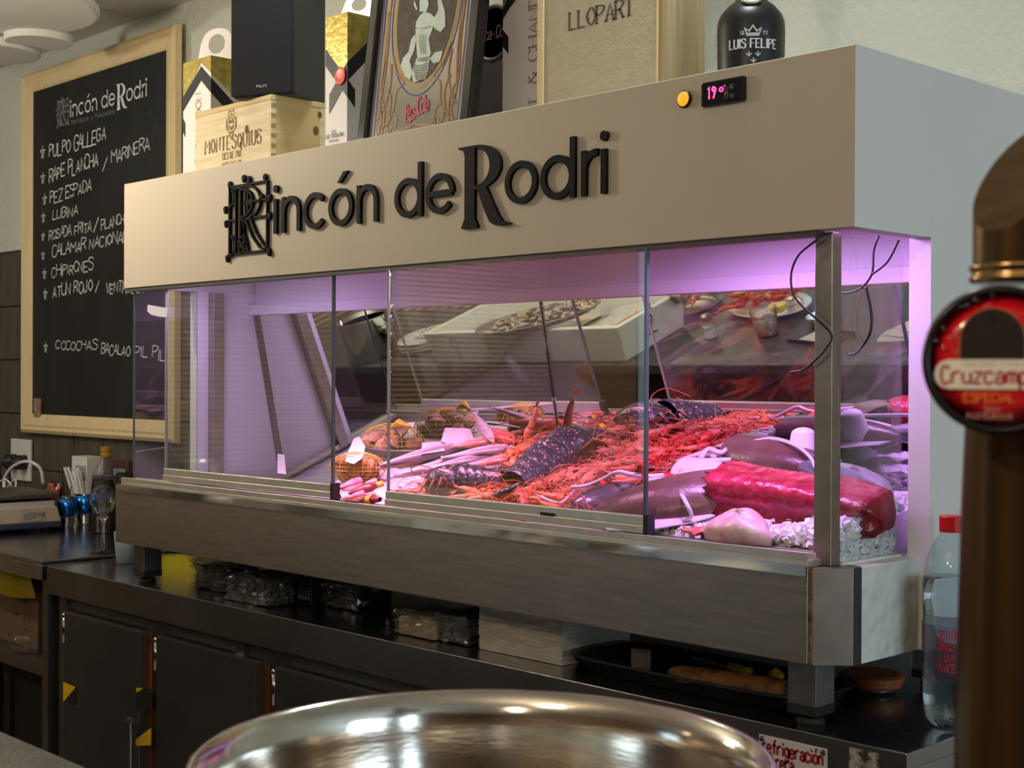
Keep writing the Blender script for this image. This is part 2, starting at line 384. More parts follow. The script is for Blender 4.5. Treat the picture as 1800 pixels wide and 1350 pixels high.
# right end: a full-depth head panel and a lower panel that starts behind the end window
MB().box(-.03, 0, .0302, .2068, ZF, ZT).build('end_panel', white_panel, case); MB().box(-.0008, 0, .0, .0302, ZF, ZT).build('edge_band', white_panel, case)
MB().box(-.036, 0, .207, .6, 1.026, ZT).build('end_panel', white_panel, case)
MB().box(-2.03, -2.0, .03, .6, ZF, ZT).build('end_panel', white_panel, case)
MB().box(-2.03, -1.996, .184, .6, 1.026, ZF-.0005).build('end_panel', inner_white, case)
MB().box(-1.9995, -.037, .0305, .60, 1.70, 1.706).build('inner_ceiling', inner_white, case)
# baffle above the mirror with its folded lower lip
MB().box(-1.995, -.037, .352, .360, 1.612, 1.70).box(-1.995, -.037, .335, .360, 1.585, 1.612).build('baffle', inner_white, case, bevel=.002)
MB().box(-1.995, -.037, .45, .46, 1.15, 1.70).build('back_panel', white_panel, case)
# mirrored back: leans forward at the top
TM, YM, ZM = R(11.2), .435, 1.17
def mpt(z, off=0): return YM-(z-ZM)*math.tan(TM)-off
def mdoor(name, x0, x1, off, z0=1.16, z1=1.60):
    mb = MB(); a, b = mpt(z0, off), mpt(z1, off); th = .004
    mb.add([(x0, a, z0), (x1, a, z0), (x1, b, z1), (x0, b, z1), (x0, a+th, z0), (x1, a+th, z0), (x1, b+th, z1), (x0, b+th, z1)],
           [(0, 1, 2, 3), (7, 6, 5, 4), (0, 4, 5, 1), (3, 2, 6, 7), (0, 3, 7, 4), (1, 5, 6, 2)])
    return mb.build(name, mirror_m, case)
md = mdoor('mirror_door', -1.985, -.965, .0); md['label'] = 'leaning mirror reflecting the bar counter'
md2 = mdoor('mirror_door', -.975, -.037, -.006)
for x0, x1, off, p in ((-1.992, -1.984, .004, md),):
    mb = MB(); a, b = mpt(1.16, off), mpt(1.6, off)
    mb.add([(x0, a-.004, 1.16), (x1, a-.004, 1.16), (x1, b-.004, 1.6), (x0, b-.004, 1.6), (x0, a+.008, 1.16), (x1, a+.008, 1.16), (x1, b+.008, 1.6), (x0, b+.008, 1.6)],
           [(0, 1, 2, 3), (7, 6, 5, 4), (0, 4, 5, 1), (3, 2, 6, 7), (0, 3, 7, 4), (1, 5, 6, 2)])
    mb.build('mirror_edge_strip', steel_dark, p)
# posts at both ends
def post(x0, x1, y0, y1, m=steel): return MB().box(x0, x1, y0, y1, 1.163, 1.638).build('post', m, case, bevel=.0015)
post(-.079, -.050, .022, .047, mat('brown_steel', (.30, .25, .20), .4, .9, var=.15, vscale=20)); post(-1.9955, -1.972, .214, .246)
# end windows
def pane(name, *b, m=pane_m): return MB().box(*b).build(name, m, case)
pane('end_window', -.050, -.046, .047, .206, 1.166, 1.636)
pane('end_window', -2.0, -1.996, .012, .184, 1.17, 1.636)
MB().box(-2.0005, -1.9955, .009, .012, 1.17, 1.636).build('glass_edge', edge_glass, case)
# apron (stainless skirt) with chamfered right end
AZ0, AZ1 = 1.026, 1.163
MB().box(-2.045, -.066, -.012, .02, AZ0, AZ1).build('apron', steel, case, bevel=.002)
MB().prism([(-.066, -.010), (-.060, -.010), (-.0585, .004), (-.066, .004)], AZ0+.002, AZ1-.004).build('rust_strip', mat('rusty_steel', (.10, .045, .015), .8, col2=(.28, .17, .08), vscale=60, bump=.4, bscale=90), case)
MB().prism([(-.060, -.008), (-.020, .034), (-.020, .06), (-.066, .06)], AZ0-.001, AZ1+.0).build('corner_plate', mat('brown_steel', (.30, .25, .20), .4, .9, var=.15, vscale=20), case, bevel=.001)
MB().prism([(-.020, .034), (-.0165, .0375), (-.0165, .05), (-.020, .05)], AZ0, AZ1).build('corner_trim', mat('dark_trim', (.03, .035, .04), .4), case)
sidem = mat('cracked_white', (.74, .76, .70), .6, var=.04, vscale=9, bump=.9, bscale=26)
MB().box(-.06, -.0165, .05, .24, AZ0, AZ1).build('apron_side', sidem, case, bevel=.001)
MB().box(-2.045, -2.0, .02, .24, AZ0, AZ1).build('apron_side', steel_dark, case)
MB().box(-2.0, -.06, .02, .45, AZ0, 1.05).build('floor_pan', steel_dark, case)
# front sill: two tracks and bottom sill strip
MB().box(-2.03, -.066, -.016, -.012, AZ1-.012, AZ1+.004).build('sill_lip', chrome, case)
MB().box(-2.02, -.066, -.011, .030, AZ1, AZ1+.010).box(-2.02, -.066, -.011, -.008, AZ1+.010, AZ1+.021).box(-2.02, -.066, .008, .011, AZ1+.010, AZ1+.019).box(-2.02, -.066, .027, .030, AZ1+.010, AZ1+.019).build('track', alu, case, bevel=.0008)
MB().box(-1.996, -.06, .030, .034, 1.05, AZ1+.012).build('inner_lip', steel, case)
MB().box(-1.996, -1.975, .03, .435, AZ1, AZ1+.012).build('side_sill', alu, case)
MB().box(-.065, -.046, .047, .207, AZ1, AZ1+.004).build('side_sill', white_panel, case)
MB().box(-2.03, -.066, .004, .026, ZF-.008, ZF).build('top_track', mat('dark_track', (.09, .085, .08), .5, .5), case)
# front sliding glass doors with bottom rails, end caps and a foil-taped edge
def door(x0, x1, y, capr=True):
    d = MB().box(x0, x1, y-.0025, y+.0025, 1.208, 1.634).build('glass_door', pane_m, case)
    MB().box(x1-.004, x1+.001, y-.003, y+.003, 1.208, 1.634).build('door_edge', edge_glass, d)
    MB().box(x0-.001, x0+.002, y-.003, y+.003, 1.208, 1.634).build('door_edge', mat('pale_glass_edge', (.35, .40, .38), .2), d)
    MB().box(x0-.003, x1, y-.007, y+.007, 1.185, 1.198).box(x0-.003, x1, y-.005, y+.005, 1.198, 1.213).build('bottom_rail', alu, d, bevel=.0015)
    MB().box(x1, x1+.010, y-.009, y+.009, 1.175, 1.216).build('end_cap', black, d, bevel=.001)
    return d
d1 = door(-1.862, -1.212, .0185); d2 = door(-1.014, -.372, -.001)
foil = MB()
for k in range(30):
    z = 1.634-.012*k*.55; r = random.uniform(.003, .007)
    foil.add([(-1.010+.002, -.0045, z), (-1.010+r*2.2, -.005-random.random()*.004, z-.002), (-1.008+r, -.006, z-.008), (-1.011, -.0045, z-.0075)], [(0, 1, 2, 3)])
foil.build('foil_tape', mat('silver_foil', (.75, .72, .76), .2, 1), d2)
MB().box(-.60, -.568, -.0085, -.0035, 1.198, 1.203).build('finger_pull', black, d2)
tp = at(272, 541, 1, .0); MB(frame((-1.90, .011, 1.598), (1, 0, 0), (0, 0, 1))).poly([(-.035, .0), (.03, -.008), (.055, -.010), (.052, -.032), (.02, -.030), (-.02, -.024), (-.037, -.015)], d=.0004).build('tape', mat('masking_tape', (.78, .70, .82), .7), case)
# feet
for x in (-.10, -2.0):
    for y in (.05, .40):
        lg = MB().box(x-.024, x+.024, y-.024, y+.024, CT+.022, AZ0).build('leg', steel_dark if x < -1 else mat('leg_steel', (.24, .23, .22), .45, 1, var=.2, vscale=30), case, bevel=.001)
        MB().box(x-.0245, x+.0245, y-.0245, y+.0245, CT+.016, CT+.030).lathe([(.008, CT+.008), (.008, CT+.02)], 10, Matrix.Translation((x, y, 0))).lathe([(.019, CT), (.021, CT+.003), (.019, CT+.010), (.008, CT+.012)], 14, Matrix.Translation((x, y, 0))).build('foot', rubber, lg)
# LED tubes under the fascia: pinkish lamp for fish
def led(x0, x1, col, p, sp=180):
    t = MB().tube([(x0, .06, 1.675), (x1, .06, 1.675)], .008, 10).build('light_tube', glow('led_%g' % x0, col, 1.5), case)
    l = bpy.data.lights.new('case_light', 'AREA'); l.shape = 'RECTANGLE'; l.size = x1-x0; l.size_y = .03; l.energy = p; l.color = col; l.spread = R(sp)
    o = bpy.data.objects.new('case_light', l); COL.objects.link(o); o.parent = case; o.location = Vector(((x0+x1)/2, .06, 1.662))-case.location; o.rotation_euler = (R(11), 0, 0)
led(-1.93, -1.55, (.76, .48, 1.0), 1.4, 170); led(-1.45, -.66, (1, .36, .72), 4.0, 90); led(-.46, -.065, (.72, .34, 1.0), 4.4, 165)
# temperature display and pilot lamp on the fascia
tc = MB().box(-.263, -.184, -.009, .002, 1.8385, 1.8755).build('temperature_display', mat('gloss_black', (.008, .008, .01), .12), case, bevel=.003)
F0 = lambda x, z, off=.0005: frame((x, -off, z), (1, 0, 0), (0, 0, 1))
red = glow('red_digits', (1, .02, .10), 9)
mb = MB(F0(-.2475, 1.8485, .0095)); write(mb, '19', None, .017, asp=.5, w=.16); mb.disc(.030, .016, .0011); write(mb, 'o', frame((-.2265, -.0095, 1.857), (1, 0, 0), (0, 0, 1)), .009, w=.2)
mb.build('digits', red, tc)
for k, (bx, bz) in enumerate(((-.214, 1.853), (-.2035, 1.861), (-.2035, 1.848))):
    MB().box(bx-.004, bx+.0045, -.0105, -.008, bz-(.009 if k == 0 else .0045), bz+(.009 if k == 0 else .0045)).build('button', mat('button_black', (.02, .02, .02), .5), tc, bevel=.001)
mb = MB(F0(-.217, 1.851, .0107)); write(mb, 'SET', None, .003, w=.16); write(mb, '*', F0(-.2055, 1.859, .0107), .005); write(mb, 'v', F0(-.2055, 1.846, .0107), .005); mb.build('button_print', mat('pale_print', (.3, .3, .3), .6), tc)
pl = MB(frame((-.2995, 0, 1.857), (1, 0, 0), (0, 0, 1))).lathe([(.0135, -.001), (.0135, .004), (.0115, .006), (.0115, .003)], 24).build('pilot_lamp', black, case)
MB(frame((-.2995, 0, 1.857), (1, 0, 0), (0, 0, 1))).lathe([(.0115, .002), (.0112, .0055), (.008, .0085), (.0001, .0095)], 20).build('lens', glow('amber_lens', (1, .22, .01), 2.0), pl, smooth=True)
# the sign: geometric letters, each a raised black piece
BL, XH, SW = 1.727, .0735, .0112
def logo():
    L = []; o = lambda cx: [('s', arc(cx, .0365, .0335, .0315, 0, 360, 30)[:-1], 1)]
    dot = lambda x, z, r=.0082: ('d', (x, z, r))
    n_ = lambda a, b: [('s', [(a, 0), (a, XH)], 0), ('s', [(a, .030)]+arc((a+b)/2, .040, (b-a)/2, .0285, 180, 0, 14)+[(b, 0)], 0)]
    L.append([('s', [(-1.384, 0), (-1.384, .072)], 0), dot(-1.383, .093)]); L.append(n_(-1.355, -1.301))
    L.append([('s', arc(-1.245, .0365, .0335, .0315, 42, 318, 26), 0)]); L.append(o(-1.16)+[('p', [(-1.170, .085), (-1.160, .085), (-1.136, .106), (-1.150, .106)])])
    L.append(n_(-1.102, -1.049)); d_ = lambda c, s: o(c)+[('s', [(s, 0), (s, .100)], 0)]
    L.append(d_(-.953, -.9185)); L.append([('s', arc(-.863, .0365, .0335, .0315, 0, 322, 28), 0), ('s', [(-.8965, .0365), (-.8295, .0365)], 0)])
    bowl = arc(-.764, .0735, .062, .0395, 90, -90, 20); inn = arc(-.768, .0745, .038, .0335, -90, 90, 20)
    L.append([('p', [(-.812, .113), (-.812, .110), (-.799, .106), (-.795, .098), (-.795, -.016), (-.803, -.030), (-.803, -.033), (-.761, -.033), (-.761, -.030), (-.769, -.016), (-.769, .113)]),
              ('q', bowl, inn[::-1]), ('p', [(-.7695, .113), (-.7695, .108), (-.764, .108), (-.764, .113)]), ('p', [(-.7695, .034), (-.7695, .042), (-.760, .042), (-.760, .034)]),
              ('p', [(-.762, .038), (-.738, .036), (-.708, -.014), (-.697, -.026), (-.677, -.031), (-.677, -.033), (-.712, -.033), (-.728, -.026), (-.740, -.008)])])
    L.append(o(-.6525)); L.append(d_(-.566, -.531)); L.append([('s', [(-.5055, 0), (-.5055, XH)], 0), ('s', [(-.5055, .035)]+arc(-.478, .040, .0275, .029, 170, 84, 10), 0)])
    L.append([('s', [(-.462, 0), (-.462, .072)], 0), dot(-.4615, .093)])
    return L
def draw_logo(mb, strokes, M, w, d):
    for ii, k in enumerate(strokes):
        if d: d += .00012*ii
        if k[0] == 's': mb.stroke(k[1], w, bool(k[2]), M, None, d)
        elif k[0] == 'd': mb.disc(k[1][0], k[1][1], k[1][2], M, 16, d)
        elif k[0] == 'p': mb.poly(k[1], M, d)
        elif k[0] == 'q':
            A, B = k[1], k[2]; n = len(A); vs = [(p[0], p[1], z) for z in ((0, d) if d else (0,)) for p in A+B]; fs = []
            for i in range(n-1):
                o = 2*n if d else 0; fs.append((o+i, o+i+1, o+n+i+1, o+n+i))
                if d: fs += [(i, i+1, n+i+1, n+i), (i, i+1, 2*n+i+1, 2*n+i), (n+i, n+i+1, 3*n+i+1, 3*n+i)]
            mb.add(vs, fs, M)
def monogram():
    """ornate R in a ruled square; list of (points, closed)"""
    x0, x1, z0, z1 = -1.558, -1.415, -.033, .113; q = lambda u, v: (x0+(x1-x0)*u, z0+(z1-z0)*v); S = []
    S.append(([q(0, 0), q(1, 0), q(1, 1), q(0, 1)], 1))
    for v in (.27, .5, .74): S.append(([q(0, v), q(.16, v)], 0)); S.append(([q(.62, v), q(1, v)], 0)) if v > .3 else None
    S.append(([q(.17, 0), q(.17, .96)], 0)); S.append(([q(.30, .08), q(.30, .93)], 0)); S.append(([q(.17, .03), q(.06, .0)], 0))
    S.append(([q(.0, .96), q(.17, .96)]+[q(*p) for p in arc(.45, .735, .37, .245, 100, -95, 18)], 0))
    S.append(([q(*p) for p in arc(.36, .735, .26, .20, 88, -88, 14)], 0)); S.append(([q(.36, .535), q(.30, .535)], 0)); S.append(([q(.36, .935), q(.30, .935)], 0))
    S.append(([q(.30, .5), q(.44, .48), q(.62, .22), q(.82, .05), q(1, .0)], 0)); S.append(([q(.56, .5), q(.72, .27), q(.9, .1), q(1, .03)], 0))
    S.append(([q(.38, .48), q(.40, .30), q(.52, .0)], 0)); S.append(([q(.40, .02), q(.40, .5)], 0)); S.append(([q(.44, .9), q(.44, .55)], 0)); S.append(([q(.50, .9), q(.50, .56)], 0))
    S.append(([q(*p) for p in arc(.36, .12, .115, .115, 0, 350, 16)], 1)); S.append(([q(*p) for p in arc(.36, .12, .03, .03, 0, 320, 8)], 1))
    S.append(([q(*p) for p in arc(.0, .12, .14, .15, -90, 90, 10)], 0)); S.append(([q(*p) for p in arc(0, .84, .12, .13, -90, 90, 10)], 0))
    for u, v in ((0, 1.04), (.38, 1.1), (.52, 1.07), (.94, 1.06), (-.12, .68), (-.1, .47), (-.06, -.05), (1.05, -.02), (1.06, .76), (1.06, .5), (.45, .73), (.56, .74), (.86, .78), (.62, .53)):
        S.append(([q(u+.025*cos(a)-.0, v+.03*sin(a)) for a in (0, 1.3, 2.6, 3.9, 5.0)], 0)); S.append(([q(u+.03, v), q(u-.01, v-.06)], 0))
    return S
letter_m = mat('matt_black_letter', (.006, .006, .007), .6, spec=.15)
FM = frame((0, -.0055, BL), (1, 0, 0), (0, 0, 1)); FM2 = FM.copy()
for strokes in logo():
    mb = MB(); draw_logo(mb, strokes, frame((0, -.0005, BL), (1, 0, 0), (0, 0, 1)), SW, .007); mb.build('letter', letter_m, fascia)
mb = MB()
for P, c in monogram(): mb.stroke(P, .0042, bool(c), frame((0, -.0005, BL), (1, 0, 0), (0, 0, 1)), None, .007)
mb.build('monogram', letter_m, fascia)
# dangling wires at the right end
wire = mat('black_wire', (.015, .012, .02), .4)
def wpath(px, Y): return smoothp([at(x, y, 1, Y) for x, y in px], k=6)
wr = MB().tube(wpath([(1437, 421), (1405, 447), (1391, 480), (1394, 515), (1412, 540), (1440, 565), (1462, 590), (1452, 612), (1436, 630), (1412, 650), (1388, 655)], .012), .0018, 6)
wr.build('wire', wire, case, smooth=True)
MB().tube(wpath([(1545, 414), (1536, 440), (1533, 480), (1515, 505), (1490, 515), (1470, 512)], .10), .0018, 6).tube(wpath([(1580, 422), (1560, 460), (1533, 482)], .10), .0018, 6).tube(wpath([(1522, 504), (1530, 540), (1532, 570), (1525, 595), (1505, 620), (1490, 623)], .10), .0022, 6).build('wire', wire, case, smooth=True)
# ------------------------------------------------------------------ things standing on the case
RZ = 1.83
def ptext(mb, text, p0, p1, hpx, ax, v, off=.0006, **kw):
    O, E, H = at(*p0, ax, v), at(*p1, ax, v), at(p0[0], p0[1]-hpx, ax, v)
    O = O.copy()
    if ax == 1: O.y -= off; M = frame(O, (1, 0, E.z-O.z if 0 else 0), (0, 0, 1)); wd = E.x-O.x
    else: O.x += off; M = frame(O, (0, 1, 0), (0, 0, 1)); wd = E.y-O.y
    write(mb, text, M, H.z-O.z, width=wd, **kw)
def clip(poly, c, keep):
    out = []; n = len(poly)
    for i in range(n):
        a, b = poly[i], poly[(i+1) % n]; ia = (a[0]-c)*keep >= 0; ib = (b[0]-c)*keep >= 0
        if ia: out.append(a)
        if ia != ib: t = (c-a[0])/(b[0]-a[0]); out.append((c, a[1]+t*(b[1]-a[1])))
    return out
def wrap(mb, poly, x0, x1, y0, z1, off=.0005):
    """polygon in unfolded (u, v) of a carton's front and right faces; v is measured down from the top"""
    W = x1-x0
    f = clip(poly, W, -1); s = clip(poly, W, 1)
    if len(f) > 2: mb.add([(x0+u, y0-off, z1+v) for u, v in f], [tuple(range(len(f)))])
    if len(s) > 2: mb.add([(x1+off, y0+u-W, z1+v) for u, v in s], [tuple(range(len(s)))])
carton = mat('white_carton', (.76, .73, .74), .5); gold = mat('gold_foil', (.48, .37, .10), .32, .7, var=.25, vscale=60, bump=.2, bscale=90)
ribbon = mat('black_ribbon', (.01, .01, .012), .5); seal = mat('red_seal', (.75, .03, .03), .35); print_brown = mat('brown_print', (.33, .24, .12), .6)
dark_print = mat('dark_print', (.10, .08, .06), .6)
def handle(t, O, wd, ht, tilt):
    """card carrying handle with an oval hole"""
    out = smoothp([(-.5*wd, 0), (-.42*wd, .7*ht), (-.2*wd, ht), (.2*wd, ht), (.42*wd, .7*ht), (.5*wd, 0)], False, 5); n = len(out)
    inn = [(.23*wd*cos(a), .56*ht+.30*ht*sin(a)) for a in [pi+.9-2*pi*.0-(2*pi+1.8-2*pi)*0-i*(pi+1.8)/(n-1) for i in range(n)]]
    inn = [(.23*wd*cos(pi*1.5-2*pi*i/(n-1)), .56*ht+.30*ht*sin(pi*1.5-2*pi*i/(n-1))) for i in range(n)]
    vs = [(p[0], p[1], 0) for p in out]+[(p[0], p[1], 0) for p in inn]
    fs = [(i, i+1, n+i+1, n+i) for i in range(n-1)]+[(0, n, 2*n-1, n-1)]
    M = Matrix.Translation(O) @ Euler((R(90)+tilt[0], 0, tilt[1])).to_matrix().to_4x4()
    MB().add(vs, fs, M).build('handle', carton, t, solid=.001)
# champagne carton half hidden by the speaker
x0, x1, y0, y1, z1 = -2.012, -1.885, .15, .27, 2.205
t = thing('champagne_carton', 'white champagne carton with gold top, black chevron band and a raised card handle', 'carton', (-1.95, .21, RZ), group='champagne cartons on the case')
MB().box(x0, x1, y0, y1, RZ, z1).build('box', carton, t, bevel=.001)
mb = MB(); wrap(mb, [(0, 0), (.247, 0), (.247, -.13), (.085, -.012), (0, -.095)], x0, x1, y0, z1, .0004); mb.build('gold_top', gold, t)
mb = MB(); wrap(mb, [(0, -.085), (.085, -.02), (.247, -.15), (.247, -.19), (.085, -.055), (0, -.12)], x0, x1, y0, z1, .0008); wrap(mb, [(0, -.135), (.012, -.15), (.012, -.185), (0, -.17)], x0, x1, y0, z1, .0008); mb.build('black_band', ribbon, t)
mb = MB(); write(mb, 'MOËT & CHANDON', frame((x0+.085, y0-.0009, RZ+.02), (0, 0, 1), (-1, 0, 0)), .026, w=.12, contrast=.4, width=.27); mb.build('print', print_brown, t)
handle(t, Vector((-1.945, .20, z1)), .10, .085, (R(-8), R(28)))
# champagne carton with a red seal
x0, x1, y0, y1, z1 = -1.354, -1.279, .10, .166, 2.19
t = thing('champagne_carton', 'tall white champagne carton with crossed black ribbon and red wax seal', 'carton', (-1.316, .133, RZ), group='champagne cartons on the case')
MB().box(x0, x1, y0, y1, RZ, z1).build('box', carton, t, bevel=.001)
mb = MB(); wrap(mb, [(0, 0), (.141, 0), (.141, -.05), (.06, -.125), (.045, -.125), (0, -.075)], x0, x1, y0, z1, .0004); mb.build('gold_top', gold, t)
mb = MB(); wrap(mb, [(0, -.066), (0, -.102), (.095, -.198), (.095, -.160)], x0, x1, y0, z1, .0008); wrap(mb, [(.141, -.042), (.141, -.078), (.014, -.205), (.014, -.165)], x0, x1, y0, z1, .0012); mb.build('black_ribbon', ribbon, t)
MB(frame((x0+.055, y0-.0012, z1-.132), (1, 0, 0), (0, 0, 1))).lathe([(.0001, .0), (.017, 0), (.019, .002), (.017, .004), (.014, .003), (.0001, .0035)], 24).build('wax_seal', seal, t, smooth=True)
mb = MB(); ptext(mb, 'MOËT & CHANDON', (573, 245), (605, 238), 7, 1, y0, .0009, w=.14, contrast=.5); ptext(mb, 'CHAMPAGNE', (579, 251), (596, 248), 4, 1, y0, .0009, w=.14); mb.stroke([(-.006, 0), (-.008, .008), (-.003, .004), (0, .010), (.003, .004), (.008, .008), (.006, 0)], .0012, True, frame((x0+.03, y0-.0009, at(588, 236, 1, y0).z), (1, 0, 0), (0, 0, 1))); mb.build('print', dark_print, t)
handle(t, Vector((-1.30, .14, z1)), .07, .07, (R(-35), R(40)))
# champagne carton with a vertical name
x0, x1, y0, y1, z1 = -.842, -.72, .13, .25, 2.2
t = thing('champagne_carton', 'white champagne carton with large vertical gold lettering beside the beige wine box', 'carton', (-.78, .19, RZ), group='champagne cartons on the case')
MB().box(x0, x1, y0, y1, RZ, z1).build('box', carton, t, bevel=.001)
zz = lambda y: at(890, y, 1, y0).z-z1
mb = MB(); wrap(mb, [(0, 0), (.12, 0), (.045, zz(0)), (0, zz(28))], x0, x1, y0, z1, .0004); mb.build('gold_top', gold, t)
mb = MB(); wrap(mb, [(0, zz(34)), (0, zz(14)), (.07, zz(-60)), (.10, zz(-60))], x0, x1, y0, z1, .0008); wrap(mb, [(0, zz(50)), (.0165, zz(66)), (.0165, zz(96)), (0, zz(80))], x0, x1, y0, z1, .0008); mb.build('black_ribbon', ribbon, t)
mb = MB(); O = at(945, 202, 1, y0); write(mb, 'MOËT & CHANDON', frame((O.x, y0-.0009, RZ+.015), (0, 0, 1), (-1, 0, 0)), .0235, w=.13, contrast=.35, serif=.1, width=.335); mb.build('print', print_brown, t)
# wooden wine crate
cratem = mat('crate_wood', (.62, .50, .30), .6, col2=(.74, .64, .44), vscale=5, stretch=(1.2, 1.2, 14), bump=.06, bscale=50, thr=(.35, .6))
cratem2 = mat('crate_wood_side', (.52, .38, .17), .6, col2=(.64, .50, .26), vscale=4, stretch=(1.2, 1.2, 10), bump=.06, bscale=50)
x0, x1, y0, y1, z1 = -1.822, -1.512, .07, .215, 2.035
t = thing('wine_crate', 'pale wooden wine crate branded with a crest and brown serif lettering', 'crate', (-1.667, .14, RZ))
MB().box(x0, x1, y0, y0+.014, RZ, z1).build('front_board', cratem, t, bevel=.001); MB().box(x0, x1, y1-.014, y1, RZ, z1).build('back_board', cratem, t)
MB().box(x1-.014, x1-.0002, y0+.0142, y1-.0142, RZ, z1).build('side_board', cratem2, t); MB().box(x0+.0002, x0+.014, y0+.0142, y1-.0142, RZ, z1).build('side_board', cratem2, t)
MB().box(x0-.001, x1+.001, y0-.001, y1+.001, z1, z1+.012).build('lid', cratem2, t, bevel=.001)
jm = MB()
for k in range(9): jm.box(x1-.0005, x1+.0006, y0, y0+.013, RZ+.012+k*.022, RZ+.022+k*.022)
jm.build('finger_joint', mat('end_grain', (.34, .23, .11), .8), t)
mb = MB(); ptext(mb, 'MONTESQUIUS', (361, 271), (459, 245), 23, 1, y0, w=.18, contrast=.3, serif=.10, asp=.5, gap=.5)
ptext(mb, 'DES DE 1918', (392, 281), (424, 272), 11, 1, y0, w=.15, contrast=.5); ptext(mb, 'WINERY SINCE 1918', (390, 292), (425, 284), 5, 1, y0, w=.14)
O = at(407, 218, 1, y0); M = frame((O.x, y0-.0006, O.z), (1, 0, 0), (0, 0, 1))
for P, c in ((arc(0, 0, .017, .022, 0, 360, 14), 1), (arc(0, .001, .010, .014, 0, 360, 12), 1), ([(-.006, .004), (.006, .004)], 0), ([(-.006, -.004), (0, -.010), (.006, -.004)], 0), ([(-.014, .022), (-.008, .032), (0, .026), (.008, .032), (.014, .022)], 0), ([(-.018, -.012), (-.022, .002), (-.018, .014)], 0), ([(.018, -.012), (.022, .002), (.018, .014)], 0), ([(-.008, -.022), (0, -.034), (.008, -.022)], 0), ([(-.010, -.018), (.010, -.018)], 0), (arc(-.005, .006, .003, .003, 0, 330, 8), 1), (arc(.005, .006, .003, .003, 0, 330, 8), 1)):
    mb.stroke(P, .0022, bool(c), M)
mb.build('brand_print', mat('burnt_print', (.20, .10, .04), .7), t)
knot = MB()
for px, py, r in ((434, 228, .008), (452, 240, .004)): O = at(px, py, 1, y0); knot.disc(0, 0, r, frame((O.x, y0-.0004, O.z), (1, 0, 0), (0, 0, 1)), 12, 0, r*1.3)
for px, py, r in ((562, 202, .006), (555, 230, .008)): O = at(px, py, 0, x1); knot.disc(0, 0, r, frame((x1+.0004, O.y, O.z), (0, 1, 0), (0, 0, 1)), 12, 0, r*1.3)
knot.build('wood_knot', mat('knot', (.16, .08, .03), .8), t)
# loudspeaker on the crate
c = at(512, 120, 1, .095); M = Matrix.Translation((c.x, c.y, 2.047)) @ Matrix.Rotation(R(24), 4, 'Z')
t = thing('loudspeaker', 'black loudspeaker standing on the wooden wine crate', 'speaker', M=M)
MB().box(-.155, 0, .012, .150, 0, .36).build('cabinet', mat('speaker_cabinet', (.022, .022, .024), .5), t, local=True, bevel=.003)
MB().box(-.155, 0, 0, .012, .002, .358).build('grille', mat('speaker_cloth', (.006, .007, .011), .9, bump=.2, bscale=400), t, local=True, bevel=.003)
mb = MB(frame((-.088, -.0006, .018), (1, 0, 0), (0, 0, 1))); write(mb, 'PHILIPS', None, .0052, w=.16, width=.026); mb.build('badge_print', mat('silver_print', (.5, .5, .5), .4), t, local=True)
# framed bar mirror with printed decoration, leaning back
TL = R(7.0); MX0 = at(640, 240, 1, .066).x; PM = frame((MX0, .05, RZ), (1, 0, 0), (0, sin(TL), cos(TL)))
def mloc(px, py):
    z = 2.0
    for _ in range(4): p = at(px, py, 1, .05+(z-RZ)*math.tan(TL)); z = p.z
    q = PM.inverted() @ p; return (q.x, q.y)
FW = mloc(834, 213)[0]; FH = .52
t = thing('advertising_mirror', 'black framed advertising mirror with an oval picture of a lady, leaning back', 'mirror', M=PM)
gb = mat('gloss_black_frame', (.006, .006, .007), .15, coat=.5)
fb = .030
for nm, b in (('frame_side', (0, fb, 0, FH)), ('frame_side', (FW-fb, FW, 0, FH)), ('frame_bottom', (fb, FW-fb, 0, fb)), ('frame_top', (fb, FW-fb, FH-fb, FH))): MB().box(b[0], b[1], b[2], b[3], -.012, .014).build(nm, gb, t, local=True, bevel=.006, bseg=3)
glassm = mat('smoky_mirror', (.33, .31, .29), .12, .75)
pic = MB().box(fb, FW-fb, fb, FH-fb, -.004, .004).build('mirror_glass', glassm, t, local=True)
def layer(n): return Matrix.Translation((0, 0, .0044+.0004*n))
for u0, u1 in ((fb, fb+.012), (FW-fb-.012, FW-fb)): MB().box(u0, u1, fb, FH-fb, .004, .0043).build('lilac_border', mat('lilac_print', (.34, .30, .38), .4), pic, local=True)
mb = MB()
for u in (fb+.014, FW-fb-.014): mb.stroke([(u, fb), (u, FH-fb)], .0022, False, layer(0))
oc = mloc(754, 5); ob = mloc(735, 147); orx = (mloc(800, 40)[0]-mloc(703, 55)[0])/2+.006; ory = oc[1]-ob[1]
ov = lambda k, n=48: arc(oc[0], oc[1], orx*k, ory*k, 0, 360, n)[:-1]
mb.stroke(ov(1.16), .0032, True, layer(0)); mb.build('blue_line', mat('blue_print', (.02, .035, .16), .4), pic, local=True)
mb = MB(); mb.stroke(ov(1.05), .0085, True, layer(0)); mb.build('gold_ring', mat('gold_print', (.42, .28, .09), .4), pic, local=True)
mb = MB(); mb.poly(ov(1.0), layer(1)); mb.build('oval_ground', mat('sepia_ground', (.035, .018, .018), .5, col2=(.10, .06, .055), vscale=70), pic, local=True)
pale = MB(); q = lambda L: [mloc(*p) for p in L]
pale.poly(q([(741, 22), (753, 22), (757, 10), (755, -6), (745, -8), (741, 4)]), layer(2)); pale.poly(q([(735, 40), (742, 28), (749, 22), (760, 25), (768, 32), (766, 45), (756, 52), (742, 52), (734, 50)]), layer(2))
